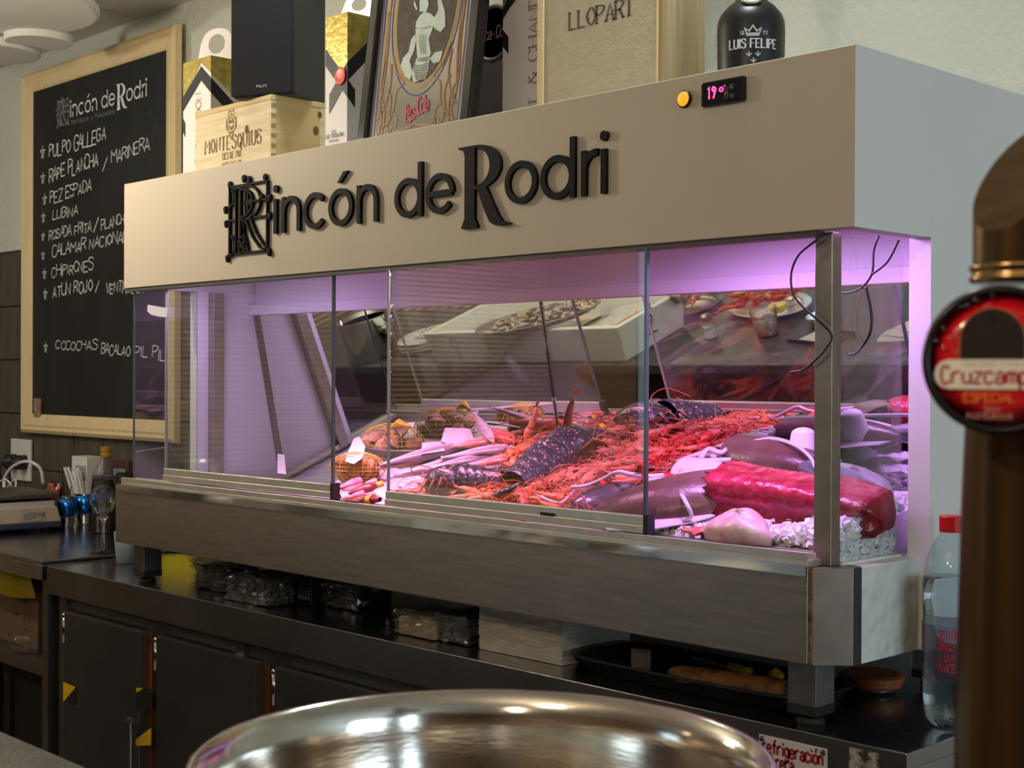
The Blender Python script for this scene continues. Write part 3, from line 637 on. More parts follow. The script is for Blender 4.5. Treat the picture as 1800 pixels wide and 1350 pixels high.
pale.poly(q([(734, 52), (766, 46), (757, 70), (761, 95), (755, 110), (738, 110), (734, 70)]), layer(2)); pale.poly(q([(736, 104), (759, 100), (756, 125), (752, 140), (730, 146), (726, 130), (732, 115)]), layer(2))
pale.poly(q([(733, 62), (727, 70), (722, 92), (712, 104), (708, 118), (716, 136), (725, 142), (728, 125), (724, 108), (732, 90), (735, 72)]), layer(3)); pale.poly(q([(768, 32), (774, 20), (773, 2), (780, 2), (786, 22), (787, 48), (778, 58), (768, 52), (764, 44)]), layer(3))
pale.poly(q([(759, 105), (768, 94), (782, 90), (780, 100), (776, 110), (766, 113)]), layer(3)); pale.poly(q([(732, 2), (738, 18), (735, 19), (731, 10)]), layer(3))
pale.build('lady_figure', mat('pale_figure', (.55, .66, .60), .5, col2=(.66, .74, .68), vscale=60), pic, local=True)
fold = MB()
for k in range(7): fold.stroke(q([(727+k*1.2, 112+k*4.5), (740, 118+k*4.2), (757-k*.5, 112+k*4.0)]), .0016, False, layer(5))
for k in range(4): fold.stroke(q([(741+k*4, 62), (742+k*3, 80), (744+k*3, 96)]), .0012, False, layer(5))
fold.build('gown_folds', mat('sepia_line', (.08, .05, .05), .5), pic, local=True)
orn = MB()
for sgn, ax_ in ((1, fb+.022), (-1, FW-fb-.022)):
    X = lambda d: ax_+sgn*d
    for L in ([(.0, .30), (.004, .22), (.0, .14), (.006, .09)], [(.012, .42), (.006, .30), (.010, .20), (.004, .12)], [(.0, .08), (.022, .115), (.03, .15), (.026, .19)], [(.028, .06), (.045, .09), (.052, .13), (.072, .145), (.05, .165), (.03, .205)], [(.006, .05), (.03, .075), (.036, .115), (.022, .14)], [(.002, .04), (.03, .035), (.05, .06), (.065, .05)], [(.05, .035), (.06, .07), (.045, .085), (.03, .07), (.04, .045)], [(.016, .04), (.02, .09), (.008, .12)], [(.0, .045), (.012, .07), (.006, .10)]):
        orn.stroke([tuple(p) for p in smoothp([Vector((X(a), b+.03)) for a, b in L], False, 5)], .0048, False, layer(1), .35)
orn.stroke([(FW*.32, .078), (FW*.46, .082), (FW*.5, .088), (FW*.54, .082), (FW*.68, .078)], .004, False, layer(1))
orn.build('gold_ornament', mat('ornament_print', (.36, .19, .06), .45, col2=(.30, .11, .05), vscale=25), pic, local=True)
mb = MB(); a, b = mloc(716, 212), mloc(756, 200); write(mb, 'Pepsi', frame((a[0], a[1], .0052), (1, .12, 0), (-.12, 1, 0)), .030, w=.12, width=(b[0]-a[0])*.50, slope=.15); write(mb, 'Cola', frame((a[0]+(b[0]-a[0])*.52, a[1]+.006, .0052), (1, .12, 0), (-.12, 1, 0)), .034, w=.12, width=(b[0]-a[0])*.48, slope=.15)
mb.stroke([(a[0]-.004, a[1]-.004), (a[0]+.03, a[1]+.0)], .003, False, Matrix.Translation((0, 0, .0052))); mb.build('script_print', mat('pink_print', (.45, .03, .08), .4), pic, local=True)
# dark wooden crate with a round drink emblem
p = at(886, 150, 1, .34); pl_ = at(820, 150, 1, .34)
t = thing('drinks_crate', 'dark brown drinks crate with a round embossed emblem, behind the bar mirror', 'crate', (p.x-.05, .4, RZ))
MB().box(pl_.x-.02, p.x+.05, .34, .46, RZ, at(870, 12, 1, .34).z).build('box', mat('dark_crate', (.022, .009, .006), .6, var=.3, vscale=12), t, bevel=.002)
O = at(867, 58, 1, .34); EM = frame((O.x, .3395, O.z), (1, 0, 0), (0, 0, 1))
MB(EM).lathe([(.0001, .001), (.052, .001), (.056, .004), (.060, .001)], 36).build('emblem', mat('dark_emblem', (.045, .012, .008), .5), t)
mb = MB(EM); write(mb, 'Coca-Cola', Matrix.Translation((-.05, -.012, .0016)), .024, w=.1, width=.1, slope=.2, M=None) if False else write(mb, 'Coca-Cola', EM @ Matrix.Translation((-.05, -.012, .0016)), .024, w=.1, width=.1, slope=.2); mb.build('script_print', mat('dim_red', (.10, .03, .02), .5), t)
# beige wine box
x0, x1, y0, y1 = -.716, -.4285, .10, .212
t = thing('wine_box', 'beige wooden wine box with dark lettering and a wood-grained side', 'wine box', (-.57, .156, RZ))
MB().box(x0, x1-.012, y0, y0+.01, RZ, 2.22).build('front_board', mat('beige_linen', (.52, .46, .33), .75, var=.06, vscale=40, bump=.15, bscale=120), t)
MB().box(x1-.012, x1, y0+.0002, y1, RZ, 2.22).build('side_board', mat('grained_side', (.30, .21, .11), .6, col2=(.47, .36, .20), vscale=5, stretch=(20, 20, .6), bump=.08, bscale=40), t)
MB().box(x0, x0+.012, y0+.0105, y1, RZ, 2.22).box(x0+.012, x1-.0125, y1-.01, y1, RZ, 2.22).build('back_board', cratem2, t)
MB().box(x0-.001, x0+.014, y0-.004, y0-.0002, RZ, 2.22).build('edge_strip', pine, t, bevel=.001); MB().box(x1-.013, x1-.009, y0-.002, y0, RZ, 2.22).build('edge_strip', pine, t)
mb = MB(); ptext(mb, 'LLOPART', (1001, 53), (1113, 27), 30, 1, y0, w=.17, contrast=.4, serif=.14, gap=.22); O = at(1035, 34, 1, y0); mb.disc(0, 0, .0022, frame((O.x, y0-.0006, O.z), (1, 0, 0), (0, 0, 1))); mb.build('print', mat('ink_print', (.08, .07, .05), .6), t)
# matt black brandy bottle
c = at(1320, 90, 1, .17); zt = at(1320, 45, 1, .17).z
t = thing('brandy_bottle', 'matt black brandy bottle with white lettering and a silver neck medallion', 'bottle', (c.x, .17, RZ))
rb = (at(1378, 70, 1, .17).x-at(1262, 70, 1, .17).x)*.5*.90
rb = .0545
prof = [(.046, RZ), (rb*.95, RZ+.008), (rb*.97, RZ+.06), (rb, zt-.01), (rb*.985, zt+.004), (rb*.90, zt+.016), (rb*.70, zt+.029), (rb*.50, zt+.037), (.0215, zt+.048), (.019, zt+.08), (.019, zt+.13), (.024, zt+.132), (.024, zt+.16), (.0001, zt+.162)]
MB(Matrix.Translation((c.x, .17, 0))).lathe(prof, 40).build('glass_body', mat('matt_black_glass', (.012, .012, .013), .38), t, smooth=True)
ca = math.atan2(CAM.y-.17, CAM.x-c.x)
def bend(mb, cx, cy, r, a0):
    """wrap flat (x, z) strokes round a vertical cylinder, centre of the text at azimuth a0"""
    mb.v = [Vector((cx+r*cos(a0+p.x/r), cy+r*sin(a0+p.x/r), p.y)) for p in mb.v]; return mb
wp = mat('white_print', (.62, .64, .66), .5)
lz = at(1320, 80, 1, .115).z
mb = MB(); write(mb, 'LUIS FELIPE', Matrix.Translation((-.036, lz, 0)), .014, w=.20, contrast=.45, serif=.1, width=.080)
for dx, dz in ((-.006, -.016), (.008, -.016), (.001, -.026)):
    for P in ([(0, -.004), (0, .004)], [(-.003, -.001), (-.004, .001), (-.001, -.002)], [(.003, -.001), (.004, .001), (.001, -.002)]): mb.stroke([(a+dx+.003, b+lz+dz+.006) for a, b in P], .0016)
for P in ([(-.010, .022), (-.013, .031), (-.006, .026), (0, .035), (.006, .026), (.013, .031), (.010, .022)], [(-.010, .0195), (.010, .0195)], [(-.007, .0225), (.007, .0225)]): mb.stroke([(a+.003, b+lz) for a, b in P], .0020, len(P) > 4)
write(mb, '18', Matrix.Translation((-.017, lz+.021, 0)), .006, w=.13); write(mb, '93', Matrix.Translation((.018, lz+.021, 0)), .006, w=.13)
bend(mb, c.x, .17, rb+.0008, ca).build('label_print', wp, t)
mp = Vector((c.x, .17, zt+.028)); dv = Vector((cos(ca), sin(ca), 0)); MM = frame(mp+dv*.040+Vector((0, 0, .004)), Vector((-dv.y, dv.x, 0)), Vector((-dv.x*.55, -dv.y*.55, .83)))
MB(MM).lathe([(.0001, .001), (.010, .001), (.012, .004), (.014, .001), (.014, -.004)], 24, MM @ Matrix.Diagonal((1.15, .75, 1, 1))).build('medallion', mat('dull_silver', (.55, .53, .46), .35, 1), t, smooth=True)
# ------------------------------------------------------------------ chalkboard on the back wall
YB = .595
tl, tr, bl, br = [at(x, y, 1, YB) for x, y in ((36, 133), (306, 44), (40, 762), (308, 776))]
bx0, bx1, bz0, bz1 = (tl.x+bl.x)/2, (tr.x+br.x)/2, (bl.z+br.z)/2, (tl.z+tr.z)/2
t = thing('chalkboard', 'black chalk menu board in a pale pine frame on the back wall', 'chalkboard', ((bx0+bx1)/2, .61, bz0))
fwid = .085
MB().box(bx0+.05, bx1-.05, .606, .616, bz0+.05, bz1-.05).build('slate', mat('slate_black', (.010, .011, .013), .55, var=.5, vscale=3, stretch=(3, 1, 1)), t)
prof = [(0, 0), (0, .022), (.012, .030), (.022, .026), (.030, .028), (.050, .022), (.062, .018), (.070, .010), (.080, .008), (.085, 0)]
def fside(a, b):
    """moulded frame strip with mitred ends; outer corner points a, b (x, z), anticlockwise seen from the room"""
    a = Vector((a[0], 0, a[1])); b = Vector((b[0], 0, b[1])); d = (b-a).normalized(); n = Vector((-d.z, 0, d.x)); mb = MB(); vs = []
    for P, s in ((a, 1), (b, -1)):
        for w_, h_ in prof: vs.append(P+n*w_+d*(w_*s)+Vector((0, .618-h_, 0)))
    k = len(prof); mb.add(vs, [(i, i+1, k+i+1, k+i) for i in range(k-1)]+[(0, k-1, 2*k-1, k), tuple(range(k)), tuple(range(2*k-1, k-1, -1))]); return mb
for a, b, nm in (((bx0, bz0), (bx1, bz0), 'frame_bottom'), ((bx1, bz0), (bx1, bz1), 'frame_side'), ((bx1, bz1), (bx0, bz1), 'frame_top'), ((bx0, bz1), (bx0, bz0), 'frame_side')): fside(a, b).build(nm, pine, t)
chalk = mat('white_chalk', (.80, .82, .82), .9, var=.2, vscale=90); chalk_dim = mat('grey_chalk', (.26, .28, .29), .9)
YS = .6055
rows = [('*', (71, 281), 22), ('PULPO GALLEGA', (86, 278), (186, 246), 22), ('*', (72, 322), 20), ('RAPE PLANCHA', (86, 320), (172, 291), 22), ('/', (180, 300), 24), ('MARINERA', (195, 288), (262, 262), 20), ('*', (75, 360), 20), ('PEZ ESPADA', (88, 358), (160, 336), 19),
        ('*', (73, 392), 18), ('LUBINA', (92, 388), (137, 376), 17), ('*', (73, 423), 17), ('ROSADA FRITA', (86, 421), (160, 407), 17), ('/', (164, 410), 26), ('PLANCHA', (178, 406), (226, 390), 17), ('*', (73, 456), 17), ('CALAMAR NACIONAL', (91, 450), (224, 424), 18),
        ('*', (75, 491), 18), ('CHIPIRONES', (91, 488), (163, 474), 18), ('*', (76, 526), 20), ('ATUN ROJO', (92, 522), (163, 511), 20), ('/', (167, 514), 20), ('VENTRESCA', (186, 514), (252, 516), 18), ('*', (77, 620), 18), ('COCOCHAS', (98, 614), (170, 614), 15), ('BACALAO', (178, 622), (228, 626), 17), ('PIL PIL', (236, 628), (290, 632), 19)]
for r_ in rows:
    p0 = r_[1]; O = at(*p0, 1, YS); mb = MB()
    if len(r_) == 3:
        h = at(p0[0], p0[1]-r_[2], 1, YS).z-O.z; write(mb, r_[0], frame((O.x, YS, O.z), (1, 0, 0), (0, 0, 1)), h, asp=.75, w=.085, jit=.06)
    else:
        E = at(*r_[2], 1, YS); h = at(p0[0], p0[1]-r_[3], 1, YS).z-O.z
        write(mb, r_[0], frame((O.x, YS, O.z), (E.x-O.x, 0, E.z-O.z), (-(E.z-O.z), 0, E.x-O.x)), h, width=(E-O).length, w=.095, jit=.13, gap=.14, slope=.08)
    mb.build('chalk_star' if r_[0] == '*' else 'chalk_words', chalk, t)
O = at(99, 226, 1, YS); E = at(258, 178, 1, YS); sc = (E.x-O.x)/1.12
LM = Matrix.Translation((O.x+1.575*sc, YS, at(125, 206, 1, YS).z)) @ Matrix.Rotation(R(90), 4, 'X') @ Matrix.Diagonal((sc, sc*1.05, 1, 1))
for strokes in logo(): mb = MB(); draw_logo(mb, strokes, LM, .010, 0); mb.build('chalk_letter', chalk, t)
mb = MB()
for P, c in monogram(): mb.stroke(P, .0050, bool(c), LM)
ptext(mb, 'Mariscos y Pescados', (125, 219), (201, 199), 8, 1, YS, .0, w=.10, gap=.5); mb.build('chalk_logo_mark', chalk_dim, t)
for px, py, L in ((236, 175, 40), (262, 190, 14), (270, 205, 25), (276, 222, 18), (285, 200, 12), (266, 232, 16)):
    a, b = at(px, py, 1, YS), at(px+2, py+L, 1, YS); MB().stroke([(a.x, a.z), (b.x, b.z)], .0035, False, frame((0, YS+.0002, 0), (1, 0, 0), (0, 0, 1))).build('chalk_smear', mat('faint_chalk', (.06, .065, .07), .9), t)
O = at(63, 735, 1, YS); c_ = MB().box(O.x, O.x+.05, .598, .6035, O.z, O.z+.072).build('small_card', mat('brown_card', (.22, .11, .07), .6, col2=(.42, .30, .26), vscale=40), t)
# ------------------------------------------------------------------ refrigerated steel counter
XR, XL = .085, -2.427
t = thing('refrigerated_counter', 'long dark stainless steel refrigerated counter with doors under the display case', 'counter', (-1.17, .3, 0))
MB().box(XL, XR, .0, .63, .905, CT).box(XL, XR, 0, .018, .857, .905).box(XR-.018, XR, .018, .63, .857, .905).build('worktop', steel_top, t, bevel=.0015)
MB().box(XL, XR, -.0008, .0, .857, .9265).build('front_edge', steel_dark, t)
MB().box(XL+.01, XR-.01, .06, .62, .1, .904).build('body', steel_door, t)
for x in (XL+.005, -1.585, -.75, XR-.04): MB().box(x, x+.035, .03, .06, .1, .857).build('frame_upright', steel_dark, t)
MB().box(XL+.04, XR-.04, .04, .06, .80, .857).build('frame_rail', steel_door, t)
for x in (XL+.03, -1.2, XR-.06): MB().box(x, x+.04, .08, .12, 0, .1).build('leg', steel_dark, t)
DY = .018
dt = [at(x, y, 1, DY) for x, y in ((113, 1077), (246, 1112), (275, 1120), (450, 1164), (484, 1172))]
W1 = dt[3].x-dt[2].x; doors = [(dt[0].x, dt[1].x), (dt[2].x, dt[3].x), (dt[4].x, dt[4].x+W1), (dt[4].x+W1+.07, dt[4].x+2*W1+.07)]
zt_ = dt[0].z
gas = mat('orange_gasket', (.16, .06, .02), .7)
for i, (a, b) in enumerate(doors):
    d = MB().box(a, b, DY, DY+.012, .14, zt_).build('door', steel_door, t, bevel=.001)
    MB().box(a, b, DY-.001, DY+.012, zt_, zt_+.004).box(b-.002, b+.003, DY-.001, DY+.03, .14, zt_+.003).build('door_rim', mat('bright_rim', (.55, .54, .50), .3, 1), d)
    MB().box(b+.003, b+.022, DY+.02, DY+.042, .14, zt_).build('gasket', gas, d)
    h = MB().tube([(a-.012, DY+.006, zt_-.08), (a-.012, DY+.006, zt_-.014)], .0055, 8); h.ell((a-.012, DY+.006, zt_-.010), (.0075, .0075, .009), 10, 6); h.build('hinge', chrome, d, smooth=True)
O = at(232, 1268, 1, 0); MB().tube([(O.x, -.004, O.z), (O.x+.004, -.004, O.z-.45)], .004, 8).box(O.x-.012, O.x+.012, -.012, .0, O.z, O.z+.008).build('latch_bar', mat('latch', (.5, .5, .5), .3, 1), t)
hz_y, hz_k = mat('hazard_yellow', (.62, .42, .01), .5), mat('hazard_black', (.01, .01, .01), .5)
def hz(pts, m, Y): mb = MB(); mb.add([at(x, y, 1, Y) for x, y in pts], [tuple(range(len(pts)))]); mb.build('hazard_tape', m, t)
hz([(111, 1198), (133, 1208), (111, 1234)], hz_y, DY-.0015); hz([(133, 1208), (132, 1240), (114, 1232), (111, 1234)], hz_k, DY-.0015)
hz([(239, 1209), (252, 1209), (240, 1218)], hz_y, DY-.003); hz([(252, 1210), (268, 1211), (267, 1240), (254, 1246), (240, 1244), (240, 1218)], hz_k, DY-.003)
hz([(238, 1300), (266, 1279), (265, 1310), (239, 1311)], hz_y, DY-.003); hz([(242, 1276), (267, 1276), (238, 1300), (239, 1288)], hz_k, DY-.003)
# maker's plate on the counter edge
a, b, c = at(1335, 1288, 1, -.001), at(1455, 1318, 1, -.001), at(1335, 1345, 1, -.001)
pl = MB().box(a.x, b.x, -.003, -.0009, .862, (a.z+b.z)/2).build('maker_plate', mat('white_plate', (.60, .57, .54), .4), t, bevel=.002)
rp = mat('dark_red_print', (.30, .015, .03), .5); M = lambda dz, dx=.006: frame((a.x+dx, -.0033, (a.z+b.z)/2-dz), (1, 0, 0), (0, 0, 1))
mb = MB(); write(mb, 'refrigeración'.replace('ó', 'ó'), M(.0245, .007), .019, w=.19, gap=.42, width=(b.x-a.x)*.88); write(mb, 'cabrera', M(.044), .019, w=.19, gap=.42, width=(b.x-a.x)*.47); mb.build('plate_print', rp, pl)
mb = MB(); write(mb, '**', M(.058, .03), .009, w=.12); mb.build('plate_stars', dark_print, pl)
mb = MB()
for sx, sz in ((a.x+.006, 1), (b.x-.006, 1)): mb.lathe([(.0045, 0), (.004, .0015), (.0001, .002)], 12, frame((sx, -.0032, (a.z+b.z)/2-.006), (1, 0, 0), (0, 0, 1)))
mb.build('screw', mat('screw_steel', (.3, .3, .3), .35, 1), pl)
a, b = at(1493, 1318, 1, -.001), at(1545, 1330, 1, -.001)
MB().box(a.x, b.x, -.0016, -.0009, .86, (a.z+b.z)/2+.004).build('worn_sticker', mat('worn_sticker', (.03, .03, .025), .7, col2=(.36, .34, .28), vscale=60, thr=(.45, .56)), t)
# ------------------------------------------------------------------ left worktop and what stands there
LZ = .938
t = thing('steel_worktop', 'stainless steel side worktop left of the fridge counter with a lower shelf', 'worktop', (-3.2, .3, 0))
MB().box(-4.1, -2.463, 0, .63, LZ-.012, LZ).box(-4.1, -2.463, 0, .014, LZ-.052, LZ-.012).box(-2.475, -2.463, .014, .63, LZ-.052, LZ-.012).build('top', steel_top, t, bevel=.002)
p = at(40, 1152, 1, .06); sz = p.z
MB().box(-4.1, -2.49, .05, .6, sz-.01, sz+.0).box(-4.1, -2.49, .05, .062, sz-.035, sz-.01).build('shelf', steel_dark, t, bevel=.001)
for x in (-2.52, -4.05):
    for y in (.03, .56): MB().box(x, x+.035, y, y+.035, 0, LZ-.012).build('leg', steel_dark, t)
# yellow printed sack and cardboard box on the shelf
p = at(38, 1040, 1, .08)
mb = MB(); 
mb.grid(lambda u, v: (p.x-.30+.36*u, .07+.012*sin(9*u)+.02*v, LZ-.055-.085*v+.006*sin(7*u)*v), 20, 6); o = mb.build('hanging_sheet', mat('yellow_sheet', (.52, .38, .015), .5, var=.08, vscale=9), None, solid=.002)
tag(o, 'yellow printed plastic sheet hanging below the left worktop', 'sheet')
mb = MB(); 
for k in range(3): mb.disc(p.x+.04, .064, .004, frame((0, 0, LZ-.08-.02*k-.0), (1, 0, 0), (0, 0, 1)) if 0 else frame((p.x-.02, .066+.004, LZ-.075-.02*k), (1, 0, 0), (0, 0, 1)), 8) if 0 else None
x = p.x; t = thing('cardboard_box', 'brown cardboard box on the shelf under the left worktop', 'box', (x-.06, .2, sz))
hb = .19
MB().box(x-.24, x+.02, .12, .34, sz, sz+hb).build('carton', mat('cardboard', (.20, .12, .07), .8, var=.1, vscale=8), t, bevel=.002)
mb = MB(); mb.stroke([(-.10, .05), (-.07, .05), (-.07, .13), (-.10, .13)], .003, True, frame((x+.03, .1195, sz), (1, 0, 0), (0, 0, 1))); mb.stroke([(-.16, .09), (-.13, .09)], .006, False, frame((x+.03, .1195, sz), (1, 0, 0), (0, 0, 1))); mb.build('print', mat('box_print', (.06, .035, .02), .8), t)
film = thin('cling_film', extra=.05, rough=.12); clearp = mat('clear_plastic', (.92, .96, .97), .06, trans=1, ior=1.3)
glassy = mat('drinking_glass', (1, 1, 1), .0, trans=1, ior=1.45); thin_glass = thin('thin_glass', extra=.03)
p = at(62, 1118, 1, .10); o = MB(Matrix.Translation((p.x-.03, .10, sz))).lathe([(.0001, .001), (.04, .001), (.058, .02), (.062, .055), (.060, .055), (.056, .021), (.039, .004), (.0001, .004)], 28).build('glass_bowl', thin_glass, None, smooth=True); tag(o, 'small clear glass bowl on the shelf in front of the cardboard box', 'bowl')
# weighing scale
p = at(101, 926, 2, LZ+.012); cx, cy = p.x, p.y
t = thing('weighing_scale', 'beige kitchen weighing scale with steel plate and blue base on the left worktop', 'scale', (cx-.15, cy-.15, LZ), R(-4))
MB().box(-.15, .15, -.17, .17, .012, .030).build('base', mat('blue_plastic', (.03, .04, .10), .5), t, local=True, bevel=.004)
MB().prism([(-.17, .030), (.17, .030), (.155, .078), (-.155, .078)], -.145, .148, Matrix(((0, 0, 1, 0), (1, 0, 0, 0), (0, 1, 0, 0), (0, 0, 0, 1)))).build('housing', mat('beige_plastic', (.52, .44, .33), .5, var=.1, vscale=30), t, local=True, bevel=.003)
MB().box(-.14, .14, -.15, .15, .078, .096).build('plate_support', mat('pale_plastic', (.55, .53, .52), .5), t, local=True); MB().box(-.15, .15, -.165, .165, .106, .122).box(-.1, .1, -.1, .1, .096, .106).build('weighing_plate', steel_dark, t, local=True, bevel=.004)
MB().box(.1485, .1495, .045, .12, .036, .066).build('rating_label', mat('grey_label', (.42, .40, .36), .6), t, local=True)
mb = MB(); write(mb, 'kg 15', frame((.1500, .05, .052), (0, 1, 0), (0, 0, 1)), .008, w=.14); write(mb, 'CE M III', frame((.1500, .078, .048), (0, 1, 0), (0, 0, 1)), .012, w=.18, width=.037); write(mb, 'No 500', frame((.1500, .05, .040), (0, 1, 0), (0, 0, 1)), .006, w=.14); mb.build('label_print', dark_print, t, local=True)
for x in (-.12, .12):
    for y in (-.13, .13): MB(Matrix.Translation((x, y, 0))).lathe([(.018, 0), (.018, .012)], 12).build('foot', rubber, t, local=True)
# bar shaker cups
def cup(px, py, r, h, lb, prof=None):
    p = at(px, py, 2, LZ); t = thing('shaker_cup', lb, 'cup', (p.x, p.y, LZ), group='steel shaker cups on the left worktop')
    MB().lathe([(r*.8, 0), (r*.86, .004), (r, h*.28), (r*1.03, h*.30), (r*1.0, h*.33), (r*1.12, h*.99), (r*1.15, h), (r*1.07, h*.985), (r*.8, .01), (.0001, .009)], 32).build('shell', chrome, t, local=True, smooth=True)
    MB().lathe([(r*1.012, h*.36), (r*1.13, h*.94)], 32).build('blue_reflection', mat('blue_reflection_tint', (.03, .22, .75), .18, .85), t, local=True, smooth=True)  # blue reflection on the steel, painted as a coloured band
    return p, t
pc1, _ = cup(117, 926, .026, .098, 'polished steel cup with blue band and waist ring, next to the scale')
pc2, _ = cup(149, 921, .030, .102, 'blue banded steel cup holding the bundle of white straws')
sw = mat('white_straw', (.72, .76, .78), .4)
for i in range(18):
    a = random.uniform(0, 6.28); k = random.uniform(.0, .018); bx, by = pc2.x+k*cos(a), pc2.y+k*sin(a); lean = random.uniform(-.62, -.22)
    o = MB().tube([(bx, by, LZ+.02), (bx+lean*.115, by-.0-.03*random.random(), LZ+.175+random.uniform(-.012, .012))], .0040, 7).build('drinking_straw', sw); tag(o, 'white drinking straw standing in the steel cup beside the wine glass', 'straw', 'white straws in the steel cup')
for i in range(3):
    a = i*2.1; o = MB().tube([(pc1.x+.008*cos(a), pc1.y+.008*sin(a), LZ+.02), (pc1.x-.035+.01*i, pc1.y+.012*i, LZ+.17-.02*i)], .0035, 6, flat=.5).build('bar_spoon', steel_dark if i else black); tag(o, 'dark thin stirring spoon standing in the ringed steel cup', 'spoon', 'spoons in the ringed steel cup')
# red foil snack bag behind the cups
p = at(93, 880, 1, .42)
def bagf(u, v):
    w_ = .055*(1-.3*abs(2*v-1)**3); return (p.x+(2*u-1)*w_+.006*sin(9*v), .42+.022*sin(pi*u)*sin(pi*v)*-1+.004*sin(23*u+9*v), LZ+.002+.135*v+.006*sin(7*u))
mb = MB(); mb.grid(bagf, 16, 14); mb.grid(lambda u, v: (lambda q: (q[0], .84-q[1]+.004, q[2]))(bagf(u, v)), 16, 14)
o = mb.build('snack_bag', mat('red_foil', (.20, .02, .02), .25, .4, col2=(.35, .26, .16), vscale=14, thr=(.5, .62)), None); tag(o, 'crumpled dark red and gold foil bag behind the steel cups', 'bag')
# clear bottle with gold cap and blue label
p = at(186, 936, 2, LZ); t = thing('plastic_bottle', 'clear plastic bottle with gold cap and blue label behind the wine glasses', 'bottle', (p.x, p.y, LZ))
MB().lathe([(.036, 0), (.042, .006), (.042, .10), (.042, .165), (.038, .19), (.026, .212), (.0155, .224), (.0145, .235)], 30).build('body', thin('bottle_plastic', extra=.04, rough=.03), t, local=True, smooth=True)
MB().lathe([(.039, .003), (.0405, .008), (.0405, .085), (.0001, .085)], 30).build('dark_drink', mat('dark_drink', (.012, .006, .004), .15), t, local=True, smooth=True)
MB().lathe([(.0426, .10), (.0426, .178)], 30).build('label', mat('blue_label', (.03, .035, .12), .4, col2=(.10, .09, .18), vscale=25), t, local=True)
MB().lathe([(.0165, .235), (.0175, .238), (.0175, .246), (.0155, .248), (.0155, .252), (.0172, .254), (.0172, .268), (.0001, .270)], 24).build('cap', mat('gold_cap', (.42, .25, .03), .35, .3), t, local=True)
# wine glasses
def wineglass(px, py, lb):
    p = at(px, py, 2, LZ); t = thing('wine_glass', lb, 'glass', (p.x, p.y, LZ), group='wine glasses by the case')
    MB().lathe([(.0001, .0075), (.004, .0075), (.0045, .012), (.0042, .085), (.012, .098), (.028, .118), (.0345, .14), (.0345, .165), (.030, .205), (.0288, .205), (.0332, .165), (.0332, .141), (.027, .1195), (.011, .1005), (.0001, .096)], 32).build('bowl', glassy, t, local=True, smooth=True)
    MB().lathe([(.0001, 0), (.034, .0), (.0345, .0015), (.02, .0035), (.005, .0075), (.0001, .0078)], 32).build('foot', glassy, t, local=True, smooth=True)
wineglass(181, 972, 'empty wine glass standing at the worktop edge nearest the viewer'); wineglass(222, 954, 'empty wine glass half hidden by the left end of the case')
# socket, plugs, white cable and power strip
p = at(41, 809, 1, .62); t = thing('wall_socket', 'white double wall socket with two black plugs on the brown tiles', 'socket', (p.x, .62, p.z))
wpl = mat('white_plastic', (.72, .73, .70), .35)
MB().box(p.x-.082, p.x+.078, .608, .620, p.z-.075, p.z+.078).build('plate', wpl, t, bevel=.004)
for dx in (-.04, .04): MB(frame((p.x+dx, .607, p.z-.005), (1, 0, 0), (0, 0, 1))).lathe([(.028, 0), (.026, .035), (.012, .042), (.010, .05), (.0001, .05)], 18).tube([(0, 0, .045), (0, -.02, .06), (-.01, -.08, .05), (-.03, -.16, .02)], .005, 7).build('plug', black, t, smooth=True)
def cable(name, pts, Y, r, m, lb):
    o = MB().tube(smoothp([at(x, y, 1, Y+dy) for x, y, dy in pts], k=7), r, 8).build(name, m, None, smooth=True); tag(o, lb, 'cable'); return o
cable('power_cable', [(8, 862, -.02), (8, 842, 0), (20, 823, 0), (40, 812, 0), (58, 814, 0), (72, 826, .02), (76, 850, .03)], .50, .006, wpl, 'white cable arching in front of the wall socket')
cable('power_cable', [(0, 846, 0), (10, 843, 0), (18, 850, 0), (20, 858, .01), (14, 856, .02), (22, 846, .01), (28, 845, 0), (27, 858, -.02), (24, 866, 0)], .42, .0032, wpl, 'thin white cable tangled above the scale')
p = at(40, 862, 1, .44); t = thing('power_strip', 'white power adapter lying on the worktop behind the scale', 'adapter', (p.x, .44, p.z-.02))
MB().box(p.x-.05, p.x+.05, .42, .46, p.z-.025, p.z+.005).build('housing', wpl, t, bevel=.006); MB().box(p.x-.03, p.x+.03, .43, .45, LZ, p.z-.0251).build('stand', black, t)
# white notes carton and small dark picture frame at the wall
p = at(158, 812, 1, .58); t = thing('paper_carton', 'small white carton against the wall behind the straws', 'carton', (p.x, .56, LZ)); MB().box(p.x-.05, p.x+.055, .54, .60, LZ, p.z+.02).build('box', wpl, t, bevel=.002); MB().box(p.x-.02, p.x+.05, .538, .5398, p.z-.06, p.z-.01).build('slot', mat('carton_slot', (.3, .3, .3), .7), t)
a = at(200, 808, 1, .57); b = at(228, 880, 1, .57); t = thing('picture_frame', 'small dark wooden picture frame behind the plastic bottle', 'frame', ((a.x+b.x)/2, .57, LZ))
x0, x1, zz1 = a.x-.03, b.x, a.z
dw = mat('dark_wood', (.07, .03, .018), .5)
for bb in ((x0, x0+.022, LZ, zz1), (x1-.022, x1, LZ, zz1), (x0+.0222, x1-.0222, LZ, LZ+.022), (x0+.0222, x1-.0222, zz1-.022, zz1)): MB().box(bb[0], bb[1], .565, .58, bb[2], bb[3]).build('frame_side', dw, t, bevel=.002)
MB().box(x0+.02, x1-.02, .573, .577, LZ+.02, zz1-.02).build('picture', mat('grey_picture', (.22, .22, .23), .6, var=.4, vscale=12), t)
